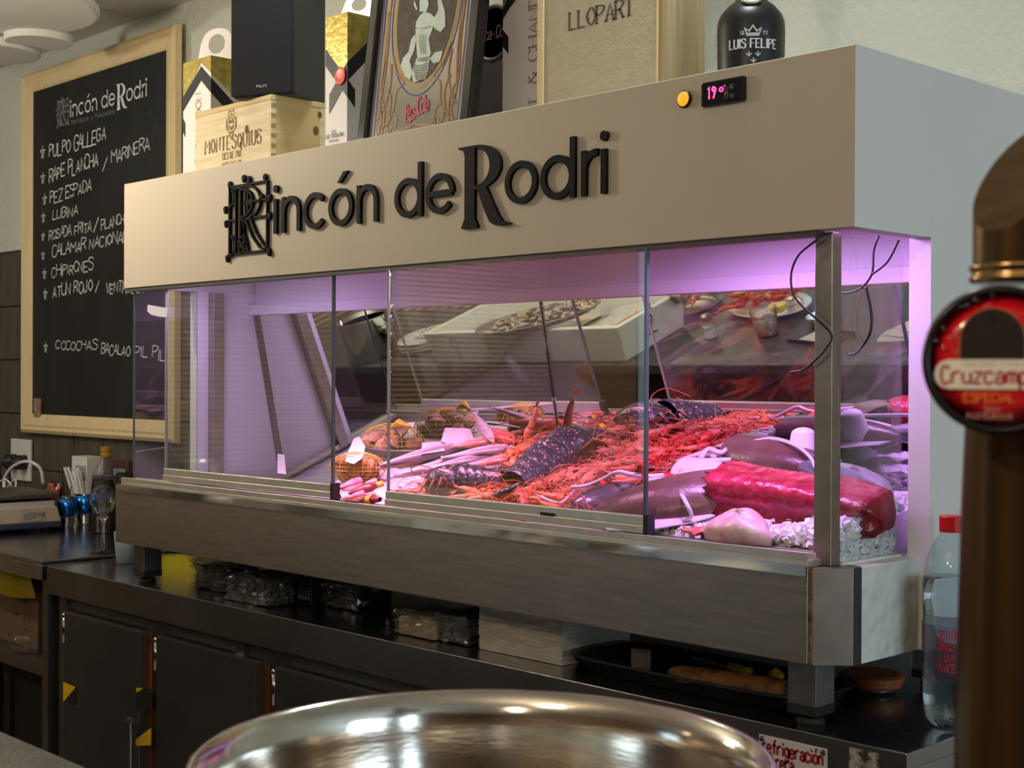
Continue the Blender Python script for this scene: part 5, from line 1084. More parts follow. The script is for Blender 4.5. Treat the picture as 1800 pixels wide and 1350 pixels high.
lobster('smaller lobster lying sideways in front of the silver fish', (752, 854), (898, 838), .078, .024, claws=False, roll=-.35)
lobster('large dark speckled lobster lying across the middle of the case', (1030, 776), (884, 856), .105, .034, claws=False, roll=.3)
# banded claw by the large lobster and one behind it
def claw(lb, pa, pb, wd, up, m, bm, group, bandpos=.25, thick=.7, cat='claw'):
    a, b = onb(*pa, up), onb(*pb, up); L = (b-a).length; t = thing('lobster_claw', lb, cat, M=bmat(a, b), group=group)
    pr = [(0, .45), (.1, .6), (.2, .62), (.35, 1.0), (.55, .95), (.75, .72), (.9, .42), (1, .08)]
    def ip(s):
        for (s0, v0), (s1, v1) in zip(pr, pr[1:]):
            if s <= s1: return v0+(v1-v0)*(s-s0)/(s1-s0)
    MB().grid(lambda u, v: (u*L, wd/2*ip(u)*cos(2*pi*v), thick*wd/2*ip(u)*sin(2*pi*v)), 18, 12, cv=True).build('shell', m, t, local=True, smooth=True)
    k = ip(bandpos)*1.06; MB().grid(lambda u, v: (L*bandpos+(u-.5)*.016, wd/2*k*cos(2*pi*v), thick*wd/2*k*sin(2*pi*v)), 5, 14, cv=True).build('rubber_band', bm, t, local=True, solid=.002)
    MB().tube([(L*.45, wd*.42, 0), (L*.75, wd*.40, .002), (L*1.0, wd*.12, 0)], [.004, .004, .001], 6).build('pincer_finger', m, t, local=True, smooth=True); return t
claw('black speckled claw with a yellow edge behind the langoustines', (1010, 790), (1062, 748), .045, .03, lob_m, yband, 'banded lobster claws', .9)
claw('olive banded claw tip between the two lobsters', (905, 862), (940, 842), .05, .016, mat('olive_shell', (.20, .13, .03), .4, col2=(.34, .16, .05), vscale=60), band_m, 'banded lobster claws', .5)
dkr = mat('dark_red_claw', (.16, .035, .02), .3, col2=(.28, .05, .03), vscale=40)
claw('dark red claw with yellow band lying along the front sill', (668, 878), (605, 880), .030, .010, dkr, yband, 'banded lobster claws', .30)
claw('dark red claw with yellow band behind the front one', (672, 850), (612, 868), .028, .012, dkr, yband, 'banded lobster claws', .10)
# ---- clams and mussels in yellow nets
clam_m = mat('tan_clam', (.44, .27, .15), .4, col2=(.58, .40, .26), vscale=30, bump=.25, bscale=150); clam_d = mat('brown_clam', (.26, .13, .045), .4, col2=(.42, .24, .08), vscale=30, bump=.25, bscale=150)
net_m = mat('yellow_net', (.60, .46, .03), .5)
def clam(m, lb, M, src=[{}]):
    key = m.name
    if key in src[0]: return copy_thing(src[0][key], M, lb)
    t = thing('clam', lb, 'clam', M=M); src[0][key] = t
    for s in (1, -1):
        MB().grid(lambda u, v: (.021*u*cos(2*pi*v)*(1+.12*cos(2*pi*v)), .017*u*sin(2*pi*v), s*.010*(1-u*u)**.6*(1+.02*sin(30*u))), 7, 18, cv=True).build('shell', m, t, local=True, smooth=True)
    return t
def net(name, lb, c, rx, ry, rz, tagp=None):
    o = MB(Matrix.Translation(c)).ell((0, 0, 0), (rx, ry, rz), 22, 13).build(name, net_m); md = o.modifiers.new('net', 'WIREFRAME'); md.thickness = .0013; md.use_replace = True; tag(o, lb, 'net bag', 'yellow nets of clams'); return o
ca_, cb_ = onb(690, 778, .02), onb(628, 822, .018)
for c, n, m, ex, lb, gp in ((ca_, 30, clam_m, (.075, .05, .032), 'tan clam in the yellow net beside the silver fish', 'clams in the rear net'), (cb_, 22, clam_d, (.055, .045, .022), 'brown clam in the dark yellow net by the left mirror edge', 'clams in the front net')):
    for k in range(n):
        while True:
            d = Vector([rn.uniform(-1, 1) for _ in range(3)])
            if .35 < d.length < 1: break
        q = c+Vector((d.x*ex[0], d.y*ex[1], d.z*ex[2])); o = clam(m, lb, Matrix.Translation(q) @ Euler((rn.random()*6, rn.random()*6, rn.random()*6)).to_matrix().to_4x4()); o['group'] = gp; o['label'] = lb
net('net_bag', 'yellow net holding tan clams at the back left of the fish', ca_, .088, .062, .044); net('net_bag', 'darker yellow net of brown clams with a paper tag', cb_, .068, .056, .034)
b_ = ca_+Vector((.03, -.03, .035)); o = MB().tube([b_, b_+Vector((.03, .0, .012)), b_+Vector((.055, .01, .004))], [.004, .010, .003], 8).build('net_knot', net_m); tag(o, 'gathered knot of yellow netting on the tan clams', 'net')
pap = mat('paper_tag', (.70, .62, .70), .7)
def card(name, lb, pts, up, curve=.0, lines=0):
    P = [onb(x, y, up) for x, y in pts]; c = sum(P, Vector())/len(P); t = thing(name, lb, 'tag', (c.x, c.y, min(p.z for p in P)), group='paper tags on the fish'); MB().add(P, [tuple(range(len(P)))]).build('card', pap, t, solid=.0008)
    mb = MB(); A, B, D = P[0], P[1], P[-1]
    for k in range(lines):
        s = (k+1)/(lines+1); u0 = A+(D-A)*s; u1 = B+(P[2]-B)*s; o_ = Vector((0, -.0016, .0012)); w1 = (D-A).normalized()*.0009
        a_, b2 = u0+(u1-u0)*.15+o_, u0+(u1-u0)*.85+o_; mb.add([a_, b2, b2+w1, a_+w1], [(0, 1, 2, 3)])
    if lines: mb.build('print', dark_print, t)
card('paper_tag', 'oval white tag with small print tied to the dark clam net', [(622, 772), (632, 768), (642, 786), (637, 806), (622, 816), (607, 812), (612, 795)], .05, lines=4)
card('price_tag', 'pale plastic price tag with scalloped edge behind the silver fish', [(783, 752), (826, 754), (834, 775), (808, 786), (775, 776)], .03, lines=0); card('price_tag', 'pale price tag among the fish next to the tan clams', [(742, 778), (775, 776), (782, 792), (740, 798)], .03)
card('price_tag', 'small cream price tag standing at the left mirror edge', [(488, 798), (500, 800), (503, 834), (488, 832)], .0, lines=2)
# ---- squid, cuttlefish
def squid(name, lb, pa, pb, wd, up, m, fm, tent=True, th=.6, cat='squid', group=None, tl=.10):
    """mantle from tip pa to opening pb with side fins, head and arms"""
    a, b = onb(*pa, up), onb(*pb, up); L = (b-a).length; t = thing(name, lb, cat, M=bmat(a, b), group=group)
    MB().grid(lambda u, v: (u*L, wd/2*(sin(pi*(.02+.60*u))**.55)*cos(2*pi*v), th*wd/2*(sin(pi*(.02+.60*u))**.55)*sin(2*pi*v)), 20, 16, cv=True).build('mantle', m, t, local=True, smooth=True)
    for s in (-1, 1): MB().add([(.02*L, 0, -.002), (.10*L, s*wd*.50, -.004), (.35*L, s*wd*.68, -.006), (.75*L, s*wd*.62, -.006), (.98*L, s*wd*.50, -.004), (.70*L, s*wd*.42, 0), (.35*L, s*wd*.36, 0)], [tuple(range(7))]).build('fin', fm, t, local=True, solid=.002)
    if tent:
        MB().ell((L+.012, 0, 0), (.028, wd*.26, wd*.18), 12, 8).build('head', fm, t, local=True, smooth=True)
        for k in range(7):
            y = (k-3)*wd*.09; P = smoothp([(L+.02, y, 0), (L+.02+tl*.4, y*1.8+.008*sin(k*2), .010), (L+.02+tl*.8, y*2.6+.012*cos(k*3), .004), (L+.02+tl, y*3, -.004)], k=4)
            MB().tube(P, [.0055*(1-.7*i/(len(P)-1)) for i in range(len(P))], 7).build('arm', fm, t, local=True, smooth=True)
    return t
cut_m = gmat('cuttlefish_brown', [(0, (.07, .032, .026)), (.5, (.12, .058, .045)), (1, (.18, .10, .08))], 0, 0, .2, .3, .5, 26, bump=.2); pale_fin = mat('pale_fin', (.66, .58, .66), .3, var=.05, vscale=30)
cut_m2 = mat('pale_arm', (.62, .55, .62), .3)
sq_m = gmat('squid_skin', [(0, (.34, .20, .22)), (.45, (.62, .52, .58)), (1, (.70, .62, .68))], 2, -.02, .025, .22, .4, 60)
squid('cuttlefish', 'large brown cuttlefish at the front with a pale fin along its edge', (1046, 906), (1275, 872), .150, .024, cut_m, pale_fin, False, .60, 'cuttlefish', 'brown cuttlefish')
squid('cuttlefish', 'brown cuttlefish behind the tuna with white arms spread to the left', (1452, 824), (1300, 800), .115, .030, cut_m, cut_m2, True, .70, 'cuttlefish', 'brown cuttlefish', .07)
squid('squid', 'plump pale squid left of the tuna', (1335, 856), (1206, 830), .075, .026, sq_m, sq_m, False, .75, group='pale squid'); squid('squid', 'slim pink squid lying under the plump one', (1310, 884), (1190, 850), .050, .014, sq_m, sq_m, False, .7, group='pale squid')
def tentacle(lb, pts, r, up):
    P = smoothp([onb(x, y, up+dz) for x, y, dz in pts], k=6); o = MB().tube(P, [r*(1-.45*i/(len(P)-1)) for i in range(len(P))], 8).build('tentacle', pale_fin, None, smooth=True); tag(o, lb, 'tentacle', 'white cuttlefish tentacles')
tentacle('white tentacle draped over the dark fish', [(1165, 836, .03), (1140, 838, .035), (1110, 834, .04), (1085, 830, .045), (1060, 842, .03), (1030, 854, .02), (1004, 856, .02)], .0050, .012)
tentacle('white tentacle hanging across the front cuttlefish', [(1140, 846, .035), (1165, 844, .04), (1190, 860, .042), (1208, 888, .03), (1215, 908, .012), (1200, 914, .008)], .0052, .014)
tentacle('white tentacle arching over the rear cuttlefish', [(1290, 790, .03), (1320, 778, .05), (1360, 772, .055), (1400, 784, .055), (1425, 805, .05), (1432, 822, .04)], .0045, .014)
tentacle('white tentacle curled over the orange prawns', [(945, 868, .012), (960, 878, .014), (985, 884, .012), (1000, 872, .014), (1012, 860, .016)], .0036, .010)
for k, (px, py) in enumerate(((1232, 792), (1250, 805), (1262, 788), (1240, 812), (1275, 800))):
    pass
o = None
P = [(1232, 806, .03), (1246, 790, .04), (1268, 796, .04), (1284, 786, .04), (1300, 800, .03)]
tentacle('knotted white arms left of the rear cuttlefish', P, .006, .014); tentacle('short white arm under the knotted ones', [(1222, 812, .028), (1250, 810, .035), (1285, 808, .035)], .0065, .012)
# black mussels shell behind the cuttlefish
o = MB(bmat(onb(1285, 786, .045), onb(1370, 772, .045))).ell((.03, 0, 0), (.05, .016, .012), 14, 8).build('eel_piece', mat('black_skin', (.01, .009, .012), .2)); tag(o, 'glossy black piece of eel behind the rear cuttlefish', 'fish')
# ---- tuna loin, roe, pale fish block
tuna_m = gmat('tuna_flesh', [(0, (.15, .002, .010)), (.5, (.29, .006, .024)), (1, (.50, .03, .07))], 2, -.04, .06, .30, .9, 34, bump=1.0, bscale=45)
a, b = onb(1287, 866, .036), onb(1548, 886, .040); L = (b-a).length; t = thing('tuna_loin', 'thick bright red tuna loin at the right end of the case', 'tuna', M=bmat(a, b)); r3 = random.Random(5)
nz = [[r3.uniform(-1, 1) for _ in range(64)] for _ in range(64)]
def tun(u, v):
    th = 2*pi*v; c_, s_ = cos(th), sin(th); k = 1-.16*u-.75*max(0, u-.80)**1.2*2
    y = .056*k*abs(c_)**.5*(1 if c_ > 0 else -1); z = .044*k*abs(s_)**.55*(1 if s_ > 0 else -1)
    if c_ < 0: y += .013*k*math.exp(-((z+.006)/.007)**2)-.010*(z < -.006)
    g = nz[int(u*63)][int(v*63)]*.0012+.0022*sin(5*u+3)*sin(4*pi*v); e = .008*nz[5][int(v*63)]*max(0, 1-u*12)
    return (u*L+e-.020*s_*(1-u), y+g, z+g-.016*u)
mb = MB().grid(tun, 64, 64, cv=True); mb.f.append(tuple(range(63, -1, -1))); mb.f.append(tuple(range(63*64, 64*64))); mb.build('flesh', tuna_m, t, local=True, smooth=True)
MB().grid(lambda u, v: (L*(.10+.80*u), -.052+.022*v-.0*u, -.040-.012*u+.002*sin(9*u)), 14, 4).build('skin_edge', mat('tuna_skin', (.55, .40, .40), .4), t, local=True, solid=.003)
o = MB().grid(lambda u, v: (L*.40+.004*sin(30*v)+L*.32*u, -.040+.012*v, .020+.004*sin(18*u)), 16, 4).build('torn_flap', tuna_m, t, local=True, smooth=True)
roe_m = mat('pink_roe', (.72, .30, .32), .3, col2=(.86, .68, .66), vscale=34, bump=.3, bscale=40); c = onb(1302, 932, .022)
r4 = random.Random(8); t = thing('fish_roe', 'pale pink lump of fish roe on the ice in front of the tuna', 'roe', M=bmat(c, c+Vector((1, 0, 0))))
MB().grid(lambda u, v: (lambda k_: (.056*k_*sin(pi*u)*cos(2*pi*v), .034*k_*sin(pi*u)*sin(2*pi*v), -.030*k_*cos(pi*u)))(1+.10*sin(6*u+2*sin(2*pi*v))+.09*cos(6*pi*v+4*u)*sin(pi*u)+.04*sin(10*pi*v+9*u)), 26, 36, cv=True).build('lobe', roe_m, t, local=True, smooth=True); MB().grid(lambda u, v: (-.05-.06*u, -.008+.03*(v-.5)*(1-.6*u)+.004*sin(14*u), -.006+.004*sin(9*u+5*v)), 12, 6).build('frill', mat('red_frill', (.70, .16, .12), .4), t, local=True, solid=.002, smooth=True)
a = onb(1412, 820, .02); o = MB(Matrix.Translation(a)).grid(lambda u, v: (.034*(1-.35*u)*cos(2*pi*v), .030*(1-.35*u)*sin(2*pi*v), .075*u-.02), 10, 18, cv=True).ell((0, 0, .055), (.022, .0195, .012), 18, 8).build('ice_block', mat('frosted_ice', (.78, .74, .80), .45, var=.06, vscale=40), None, smooth=True); tag(o, 'tall frosted block of ice beside the right post of the case', 'ice block')
# ---- bits at the left front
pink_m = mat('pink_squid', (.66, .34, .38), .3, col2=(.58, .22, .26), vscale=40, bump=.2, bscale=90)
for k, (pa, pb, w_) in enumerate((((598, 858), (632, 845), .026), ((612, 876), (640, 868), .022), ((640, 852), (662, 846), .020), ((585, 862), (592, 874), .018))):
    squid('baby_squid', ['pink baby squid nearest the left glass door edge', 'pale pink baby squid at the sill by the banded claws', 'small pink baby squid behind the banded claws', 'tiny pink baby squid hugging the door end cap'][k], pa, pb, w_, .010, pink_m, pink_m, False, .7, group='baby squid at the left front')
for k, (px, py) in enumerate(((418, 832), (452, 835), (505, 838), (540, 842))):
    p = at(px, py, 2, 1.155); t = thing('shrimp_bit', ['peeled pink shrimp far left on the white deck', 'peeled pink shrimp second from the left end panel', 'peeled pink shrimp by the mirror strip', 'peeled pink shrimp near the first glass door'][k], 'shrimp', (p.x, min(p.y, .40), 1.1545), k*1.3, 'shrimps on the white deck')
    MB().tube([(.02*cos(a_), .014*sin(a_), .007) for a_ in [i*.45 for i in range(9)]], [.003, .006, .008, .008, .0075, .007, .006, .004, .002], 8).build('tail', pink_m if k % 2 else org_b, t, local=True, smooth=True); MB().ell((-.018, -.008, .005), (.006, .004, .002), 8, 5).build('tail_fan', org_h, t, local=True)
# ------------------------------------------------------------------ the bar in the foreground and what stands on it
BZ, BY = .955, -.872
bar_m = mat('grey_stone', (.045, .043, .040), .42, col2=(.085, .082, .076), vscale=30, bump=.2, bscale=200)
t = thing('bar_counter', 'dark grey stone bar counter in front of the display case', 'bar', (-.8, -1.2, 0))
MB().box(-4.2, 2.6, -1.55, BY, BZ-.035, BZ).build('top', bar_m, t, bevel=.006, bseg=3)
MB().box(-4.15, 2.55, -1.5, BY-.05, 0, BZ-.035).build('front', mat('dark_red_panel', (.05, .015, .013), .5, var=.3, vscale=3), t)
# steel ice bowl
c = at(848, 1330, 2, 1.155); t = thing('ice_bowl', 'large polished steel bowl in the foreground on the bar', 'bowl', (c.x, c.y, BZ)); H = .2
bowlm = mat('bowl_steel', (.74, .70, .64), .13, 1, var=.10, vscale=30, stretch=(1, 1, 6), bump=.02, bscale=60)
outer = [(.07, 0), (.09, .003), (.10, .012), (.13, .035), (.165, .075), (.188, .125), (.197, .175), (.2, H-.012), (.208, H-.006), (.2105, H-.001), (.209, H+.0025), (.205, H+.002)]
MB().lathe(outer+[(.198, H-.008), (.1945, H-.02), (.1935, .17), (.184, .122), (.160, .074), (.124, .036), (.09, .018), (.0001, .014)], 96).build('shell', bowlm, t, local=True, smooth=True)
MB().lathe([(.072, -.0), (.092, 0), (.092, .004), (.072, .004)], 48, closed=True).build('foot_ring', steel, t, local=True)
# beer tap column with a round badge
z = .78; cc = CAM+(_fw+_r*((1797-900)/FPX))*z; cx, cy = cc.x, cc.y
brass = mat('dark_brass', (.085, .048, .02), .34, .85, var=.35, vscale=6, stretch=(14, 14, .4)); t = thing('beer_tap', 'dark brass beer tap column with a round red badge in the right foreground', 'beer tap', (cx, cy, BZ))
zp = lambda y: CAM.z+(650-y)*z/FPX
dc = Vector((CAM.x-cx, CAM.y-cy, 0)).normalized(); lf = Vector((dc.y, -dc.x, 0))
if lf.dot(_r) > 0: lf = -lf
prof = [(.046, BZ), (.046, BZ+.01), (.040, BZ+.016), (.0365, BZ+.06), (.0350, zp(1285)), (.0325, zp(900)), (.0300, zp(700)), (.0275, zp(500))]
MB(Matrix.Translation((cx, cy, 0))).lathe(prof, 48).build('column', brass, t, smooth=True)
MB(Matrix.Translation((cx, cy, 0))).lathe([(.0275, zp(480)), (.0288, zp(477)), (.0288, zp(471)), (.0275, zp(468)), (.0275, zp(460)), (.0288, zp(457)), (.0288, zp(451)), (.0275, zp(448))], 48).build('ring', mat('brass_ring', (.34, .22, .10), .25, .95), t, smooth=True)
n = 48; zc = zp(290); vs = []; r_ = .0268
for zz, cut in ((zp(450), 0), (zp(400), 0), (zc, 1)):
    for k in range(n):
        a = 2*pi*k/n; o_ = Vector((r_*cos(a), r_*sin(a), 0)); vs.append((cx+o_.x, cy+o_.y, zz-(1.0*o_.dot(dc)+.70*o_.dot(lf))*cut))
fs = [(i*n+k, i*n+(k+1) % n, (i+1)*n+(k+1) % n, (i+1)*n+k) for i in range(2) for k in range(n)]
MB().add(vs, fs).build('neck', brass, t, smooth=True)
MB().add(vs[2*n:], [tuple(range(n))]).build('slanted_cap', mat('brushed_brass', (.17, .10, .042), .35, .9, var=.3, vscale=9, stretch=(2, 10, 2)), t, bevel=.0)
bc = CAM+(_fw+_r*((1757-900)/FPX)-_u*((633-675)/FPX))*.735; to = (CAM-bc).normalized(); rt = Vector((0, 0, 1)).cross(to).normalized(); BM = frame(bc, rt, to.cross(rt)); RB = .0392
bd = MB(BM).lathe([(.0001, -.012), (RB*.9, -.012), (RB, -.006), (RB, .002), (RB*.97, .006), (RB*.92, .007), (RB*.89, .004), (RB*.89, .001), (.0001, .001)], 64).build('badge', mat('badge_rim', (.02, .017, .016), .25, .4), t, smooth=True)
MB(BM).lathe([(RB*.89, .0015), (RB*.6, .0035), (.0001, .0045)], 64).build('badge_face', mat('badge_red', (.66, .008, .016), .25, coat=.6), bd, smooth=True)
pxs = z and .735/FPX; U = lambda x, y: ((x-1757)*pxs, (633-y)*pxs); L_ = lambda n_: BM @ Matrix.Translation((0, 0, .0047+.0002*n_))
arch = [U(1690, 636), U(1690, 600)]+[U(1745+55*cos(R(a)), 600+58*-sin(R(a))) for a in range(180, -1, -12)]+[U(1800, 636)]
MB().poly(arch, L_(0)).build('arch_panel', mat('arch_dark', (.02, .012, .01), .4), bd); mb = MB(); mb.stroke(arch, .0006, True, L_(1)); mb.build('arch_line', mat('copper_line', (.45, .16, .05), .4), bd)
ban = [U(x, y) for x, y in ((1672, 632), (1842, 632))]+[U(1842+24*cos(R(a)), 658-26*sin(R(a))) for a in (60, 30, 0, -30, -60)]+[U(1842, 684), U(1672, 684)]+[U(1672+24*cos(R(a)), 658-26*sin(R(a))) for a in (-120, -150, 180, 150, 120)]
MB().poly(ban, L_(2)).build('banner', mat('cream_banner', (.80, .70, .56), .4), bd)
bx = lambda s, x0, x1, y, h, m, nm, **k: (lambda mb: (write(mb, s, L_(3) @ Matrix.Translation((*U(x0, y), 0)), h*pxs, width=(x1-x0)*pxs, **k), mb.build(nm, m, bd)))(MB())
bx('Cruzcampo', 1660, 1822, 674, 30, mat('badge_text_red', (.42, .01, .04), .4), 'name_print', w=.15, asp=.55, gap=.42); bx('DESDE 1904', 1700, 1800, 643, 6, mat('grey_text', (.40, .36, .30), .5), 'date_print', w=.14, gap=.8)
bx('ESPECIAL', 1698, 1783, 706, 15, mat('badge_orange', (.78, .16, .02), .4), 'kind_print', w=.2); bx('SIN', 1733, 1757, 724, 9, mat('badge_pink', (.62, .25, .20), .4), 'small_print', w=.16); bx('PASTEURIZAR', 1704, 1778, 736, 9, MATS['badge_pink'], 'small_print', w=.16, gap=.5)
drp = MB()
for k in range(16):
    a, q = rn.uniform(1.6, 3.0), rn.uniform(.5, .93); drp.ell((RB*q*cos(a), RB*q*sin(a), .0050), (.0009, .0009, .0006), 8, 5, BM)
drp.build('water_drops', mat('water_drop', (.95, .95, .95), .02, trans=1, ior=1.33), bd, smooth=True)
# big clear water bottle on the right end of the steel counter
p = Vector((.048, .185, CT)); t = thing('water_bottle', 'large clear water bottle with a red cap beside the right end of the case', 'bottle', p); hb = at(1672, 906, 1, .185).z-CT
k = hb/.325
prof = [(.020, .004), (.030, 0), (.0375, .012), (.0405, .040), (.0405, .105), (.0395, .110), (.0405, .115), (.0405, .165), (.0385, .172), (.0405, .180), (.0408, .225), (.036, .255), (.026, .282), (.0165, .296), (.0150, .304)]
MB().lathe([(r_, z_*k) for r_, z_ in prof], 36).build('body', thin('water_bottle_plastic', tint=(.90, .95, .98), extra=.06, rough=.02), t, local=True, smooth=True)
MB().lathe([(.019, .005), (.029, .003), (.0360, .013), (.0390, .040), (.0390, .170), (.0375, .174), (.0392, .182), (.0392, .215), (.0001, .215)], 36).build('water', mat('water', (.86, .93, .97), .0, trans=1, ior=1.33), t, local=True, smooth=True)
MB().lathe([(.0172, .300*k), (.0178, .302*k), (.0178, .323*k), (.0165, .325*k), (.0001, .325*k)], 30).build('cap', mat('red_cap', (.55, .008, .010), .35), t, local=True)
MB().lathe([(.0409, .075*k), (.0409, .160*k)], 36).build('label', thin('clear_label', tint=(.80, .76, .82), extra=.02, haze=.25, hcol=(.20, .16, .22)), t, local=True)
ca2 = math.atan2(CAM.y-p.y, CAM.x-p.x)-.15; mb = MB()
for i, s_ in enumerate(('SENTIR', 'ORGULLO', 'A UNAS', 'RAICES')): write(mb, s_, Matrix.Translation((-.012, p.z+.140*k-.0155*i, 0)), .0115, asp=.4, w=.14, width=.030)
bend(mb, p.x, p.y, .0412, ca2).build('label_print', mat('red_text', (.45, .03, .06), .5), t)
# ---- things on the bar that the leaning mirror shows
foam = mat('white_foam', (.88, .90, .86), .8, bump=.1, bscale=300)
x0, x1, y0, y1, h = -2.90, -1.945, -1.24, -.882, .125; t = thing('foam_fish_box', 'white foam fish box of ice on the bar, seen in the mirror', 'box', ((x0+x1)/2, (y0+y1)/2, BZ)); w_ = .026
def taper(x0, x1, y0, y1, z0, z1, e): return MB().add([(x0+e, y0+e, z0), (x1-e, y0+e, z0), (x1-e, y1-e, z0), (x0+e, y1-e, z0), (x0, y0, z1), (x1, y0, z1), (x1, y1, z1), (x0, y1, z1), (x0+w_, y0+w_, z1), (x1-w_, y0+w_, z1), (x1-w_, y1-w_, z1), (x0+w_, y1-w_, z1), (x0+w_+e*.6, y0+w_+e*.6, z0+.03), (x1-w_-e*.6, y0+w_+e*.6, z0+.03), (x1-w_-e*.6, y1-w_-e*.6, z0+.03), (x0+w_+e*.6, y1-w_-e*.6, z0+.03)],
    [(3, 2, 1, 0), (0, 1, 5, 4), (1, 2, 6, 5), (2, 3, 7, 6), (3, 0, 4, 7), (4, 5, 9, 8), (5, 6, 10, 9), (6, 7, 11, 10), (7, 4, 8, 11), (8, 9, 13, 12), (9, 10, 14, 13), (10, 11, 15, 14), (11, 8, 12, 15), (12, 13, 14, 15)])
taper(x0, x1, y0, y1, BZ, BZ+h, .018).build('tub', foam, t, bevel=.004)
mb = MB(); mb.stroke([tuple(q_) for q_ in smoothp([(-.035, .030), (-.02, .045), (.0, .04), (.0, .015), (-.03, -.02), (.03, -.025)], k=5)], .005, False, frame((x1+.0005-.009, -1.03, BZ+.07), (0, -1, 0), (.0, 0, 1))); 
mb = MB(); mb.stroke([tuple(q_) for q_ in smoothp([Vector(v_) for v_ in ((-.035, .022), (-.012, .04), (.006, .03), (-.004, .0), (-.03, -.025), (0, -.022), (.03, -.028))], k=5)], .006, False, frame((x1-.006, -1.05, BZ+.068), (0, -1, 0), (.143, 0, 1))); mb.build('number_mark', dark_print, t)
mb = MB(); mb.stroke([tuple(q_) for q_ in smoothp([Vector(v_) for v_ in ((0, -.05), (.004, -.01), (.012, .03), (-.008, .045), (-.02, .02), (.0, .0))], k=5)], .004, False, frame((-2.74, y1-.006, BZ+.06), (1, 0, 0), (0, .143, 1))); mb.build('pen_mark', mat('grey_pen', (.25, .26, .27), .7), t)
r5 = random.Random(2); o = MB().grid(lambda u, v: (-2.24+.25*u, y0+.035+.29*v, BZ+.075+.025*sin(pi*u)+r5.uniform(-.003, .003)), 22, 22).build('box_ice', mat('flaked_ice', (.74, .74, .72), .5, bump=.5, bscale=120)); tag(o, 'heap of flaked ice in the foam box, seen in the mirror', 'ice', kind='stuff')
o = MB().grid(lambda u, v: (-2.86+.55*u, y0+.035+.29*v, BZ+.060+.012*sin(pi*u)*sin(2*pi*v)), 22, 12).build('plastic_liner', mat('liner_film', (.78, .70, .60), .4), None, smooth=True); tag(o, 'clouded plastic liner in the foam box, seen in the mirror', 'liner')
fish_m2 = gmat('box_fish', [(0, (.70, .55, .46)), (1, (.45, .25, .18))], 1, -.02, .02)
o = MB(Matrix.Translation((-2.03, -1.06, BZ+.09))).ell((0, 0, 0), (.035, .13, .012), 14, 10).build('fish_fillet', mat('orange_fillet', (.50, .22, .12), .4, var=.2, vscale=30)); tag(o, 'orange fish fillet on the ice of the foam box, seen in the mirror', 'fish')
# oval platter of peeled prawns on the box edge
c = Vector((-2.36, -.955, BZ+h+.016)); t = thing('prawn_platter', 'oval steel platter of peeled prawns on the foam box, seen in the mirror', 'platter', c, R(-35))
MB().lathe([(.6, -.016), (.8, -.012), (1.0, .008), (1.04, .009), (1.04, .011), (.98, .011), (.8, -.008), (.0001, -.011)], 40, Matrix.Diagonal((.215, .125, 1, 1))).build('dish', steel, t, local=True, smooth=True)
pe = thing('peeled_prawn', 'peeled raw prawn on the platter, seen in the mirror', 'prawn', M=Matrix.Identity(4), group='peeled prawns on the platter'); MB().tube([(.016*cos(a_), .013*sin(a_), 0) for a_ in [i*.5 for i in range(9)]], [.002, .005, .0065, .007, .0065, .006, .005, .004, .002], 7).build('tail', mat('peeled_flesh', (.62, .50, .36), .35, col2=(.72, .62, .50), vscale=40), pe, local=True, smooth=True)
MB().ell((.016*cos(4.1), .013*sin(4.1), 0), (.005, .003, .0015), 7, 5).build('tail_fan', org_b, pe, local=True)
k = 0
while k < 70:
    dx, dy = rn.uniform(-.19, .19), rn.uniform(-.11, .11)
    if (dx/.19)**2+(dy/.11)**2 > 1: continue
    M = WM[t] @ Matrix.Translation((dx, dy, .002+.022*(1-(dx/.19)**2-(dy/.11)**2)*rn.random()+.004)) @ Euler((rn.uniform(-.6, .6), rn.uniform(-.6, .6), rn.random()*6)).to_matrix().to_4x4()
    if k == 0: pe.matrix_world = M; WM[pe] = M
    else: copy_thing(pe, M)
    k += 1
# cooking pot, plates and cutlery
t = thing('stock_pot', 'tall steel stock pot on the bar, seen in the mirror', 'pot', (-3.36, -.99, BZ)); MB().lathe([(.09, 0), (.105, .004), (.107, .16), (.112, .165), (.112, .168), (.104, .168), (.102, .01), (.0001, .008)], 48).build('body', chrome, t, local=True, smooth=True)
MB().lathe([(.0001, .150), (.102, .150)], 32).build('foil_cover', mat('crumpled_foil', (.75, .72, .66), .18, 1, bump=1.0, bscale=40), t, local=True)
for s in (-1, 1): MB().tube(smoothp([(s*.107, -.03, .13), (s*.135, -.03, .135), (s*.135, .03, .135), (s*.107, .03, .13)], k=4), .005, 8).build('handle', chrome, t, local=True, smooth=True)
wc = mat('white_china', (.74, .76, .76), .15)
def plate(lb, x, y, z, r, sy=1, nm='plate', m=None, rz=0):
    t = thing(nm, lb, 'plate', (x, y, z), rz); MB().lathe([(.5, 0), (.55, .003), (.8, .009), (1, .02), (1.01, .022), (1.0, .024), (.78, .012), (.55, .006), (.0001, .005)], 40, Matrix.Diagonal((r, r*sy, 1, 1))).build('dish', m or wc, t, local=True, smooth=True); return t
for i in range(3): plate(['lowest white plate of the stack by the pot, seen in the mirror', 'middle white plate of the stack by the pot, seen in the mirror', 'top white plate with cutlery by the pot, seen in the mirror'][i], -3.12, -1.08, BZ+.014*i, .12)
for i in range(4):
    o = MB().tube([(-3.18+.03*i, -1.14, BZ+.058), (-3.10+.02*i, -1.02, BZ+.062)], [.004, .0025], 6, flat=.4).ell((-3.095+.02*i, -1.005, BZ+.063), (.009, .014, .002), 8, 5).build('fork' if i % 2 else 'spoon', chrome); tag(o, 'steel %s on the top white plate, seen in the mirror' % ('fork' if i % 2 else 'spoon'), 'cutlery', 'cutlery on the plate by the pot')
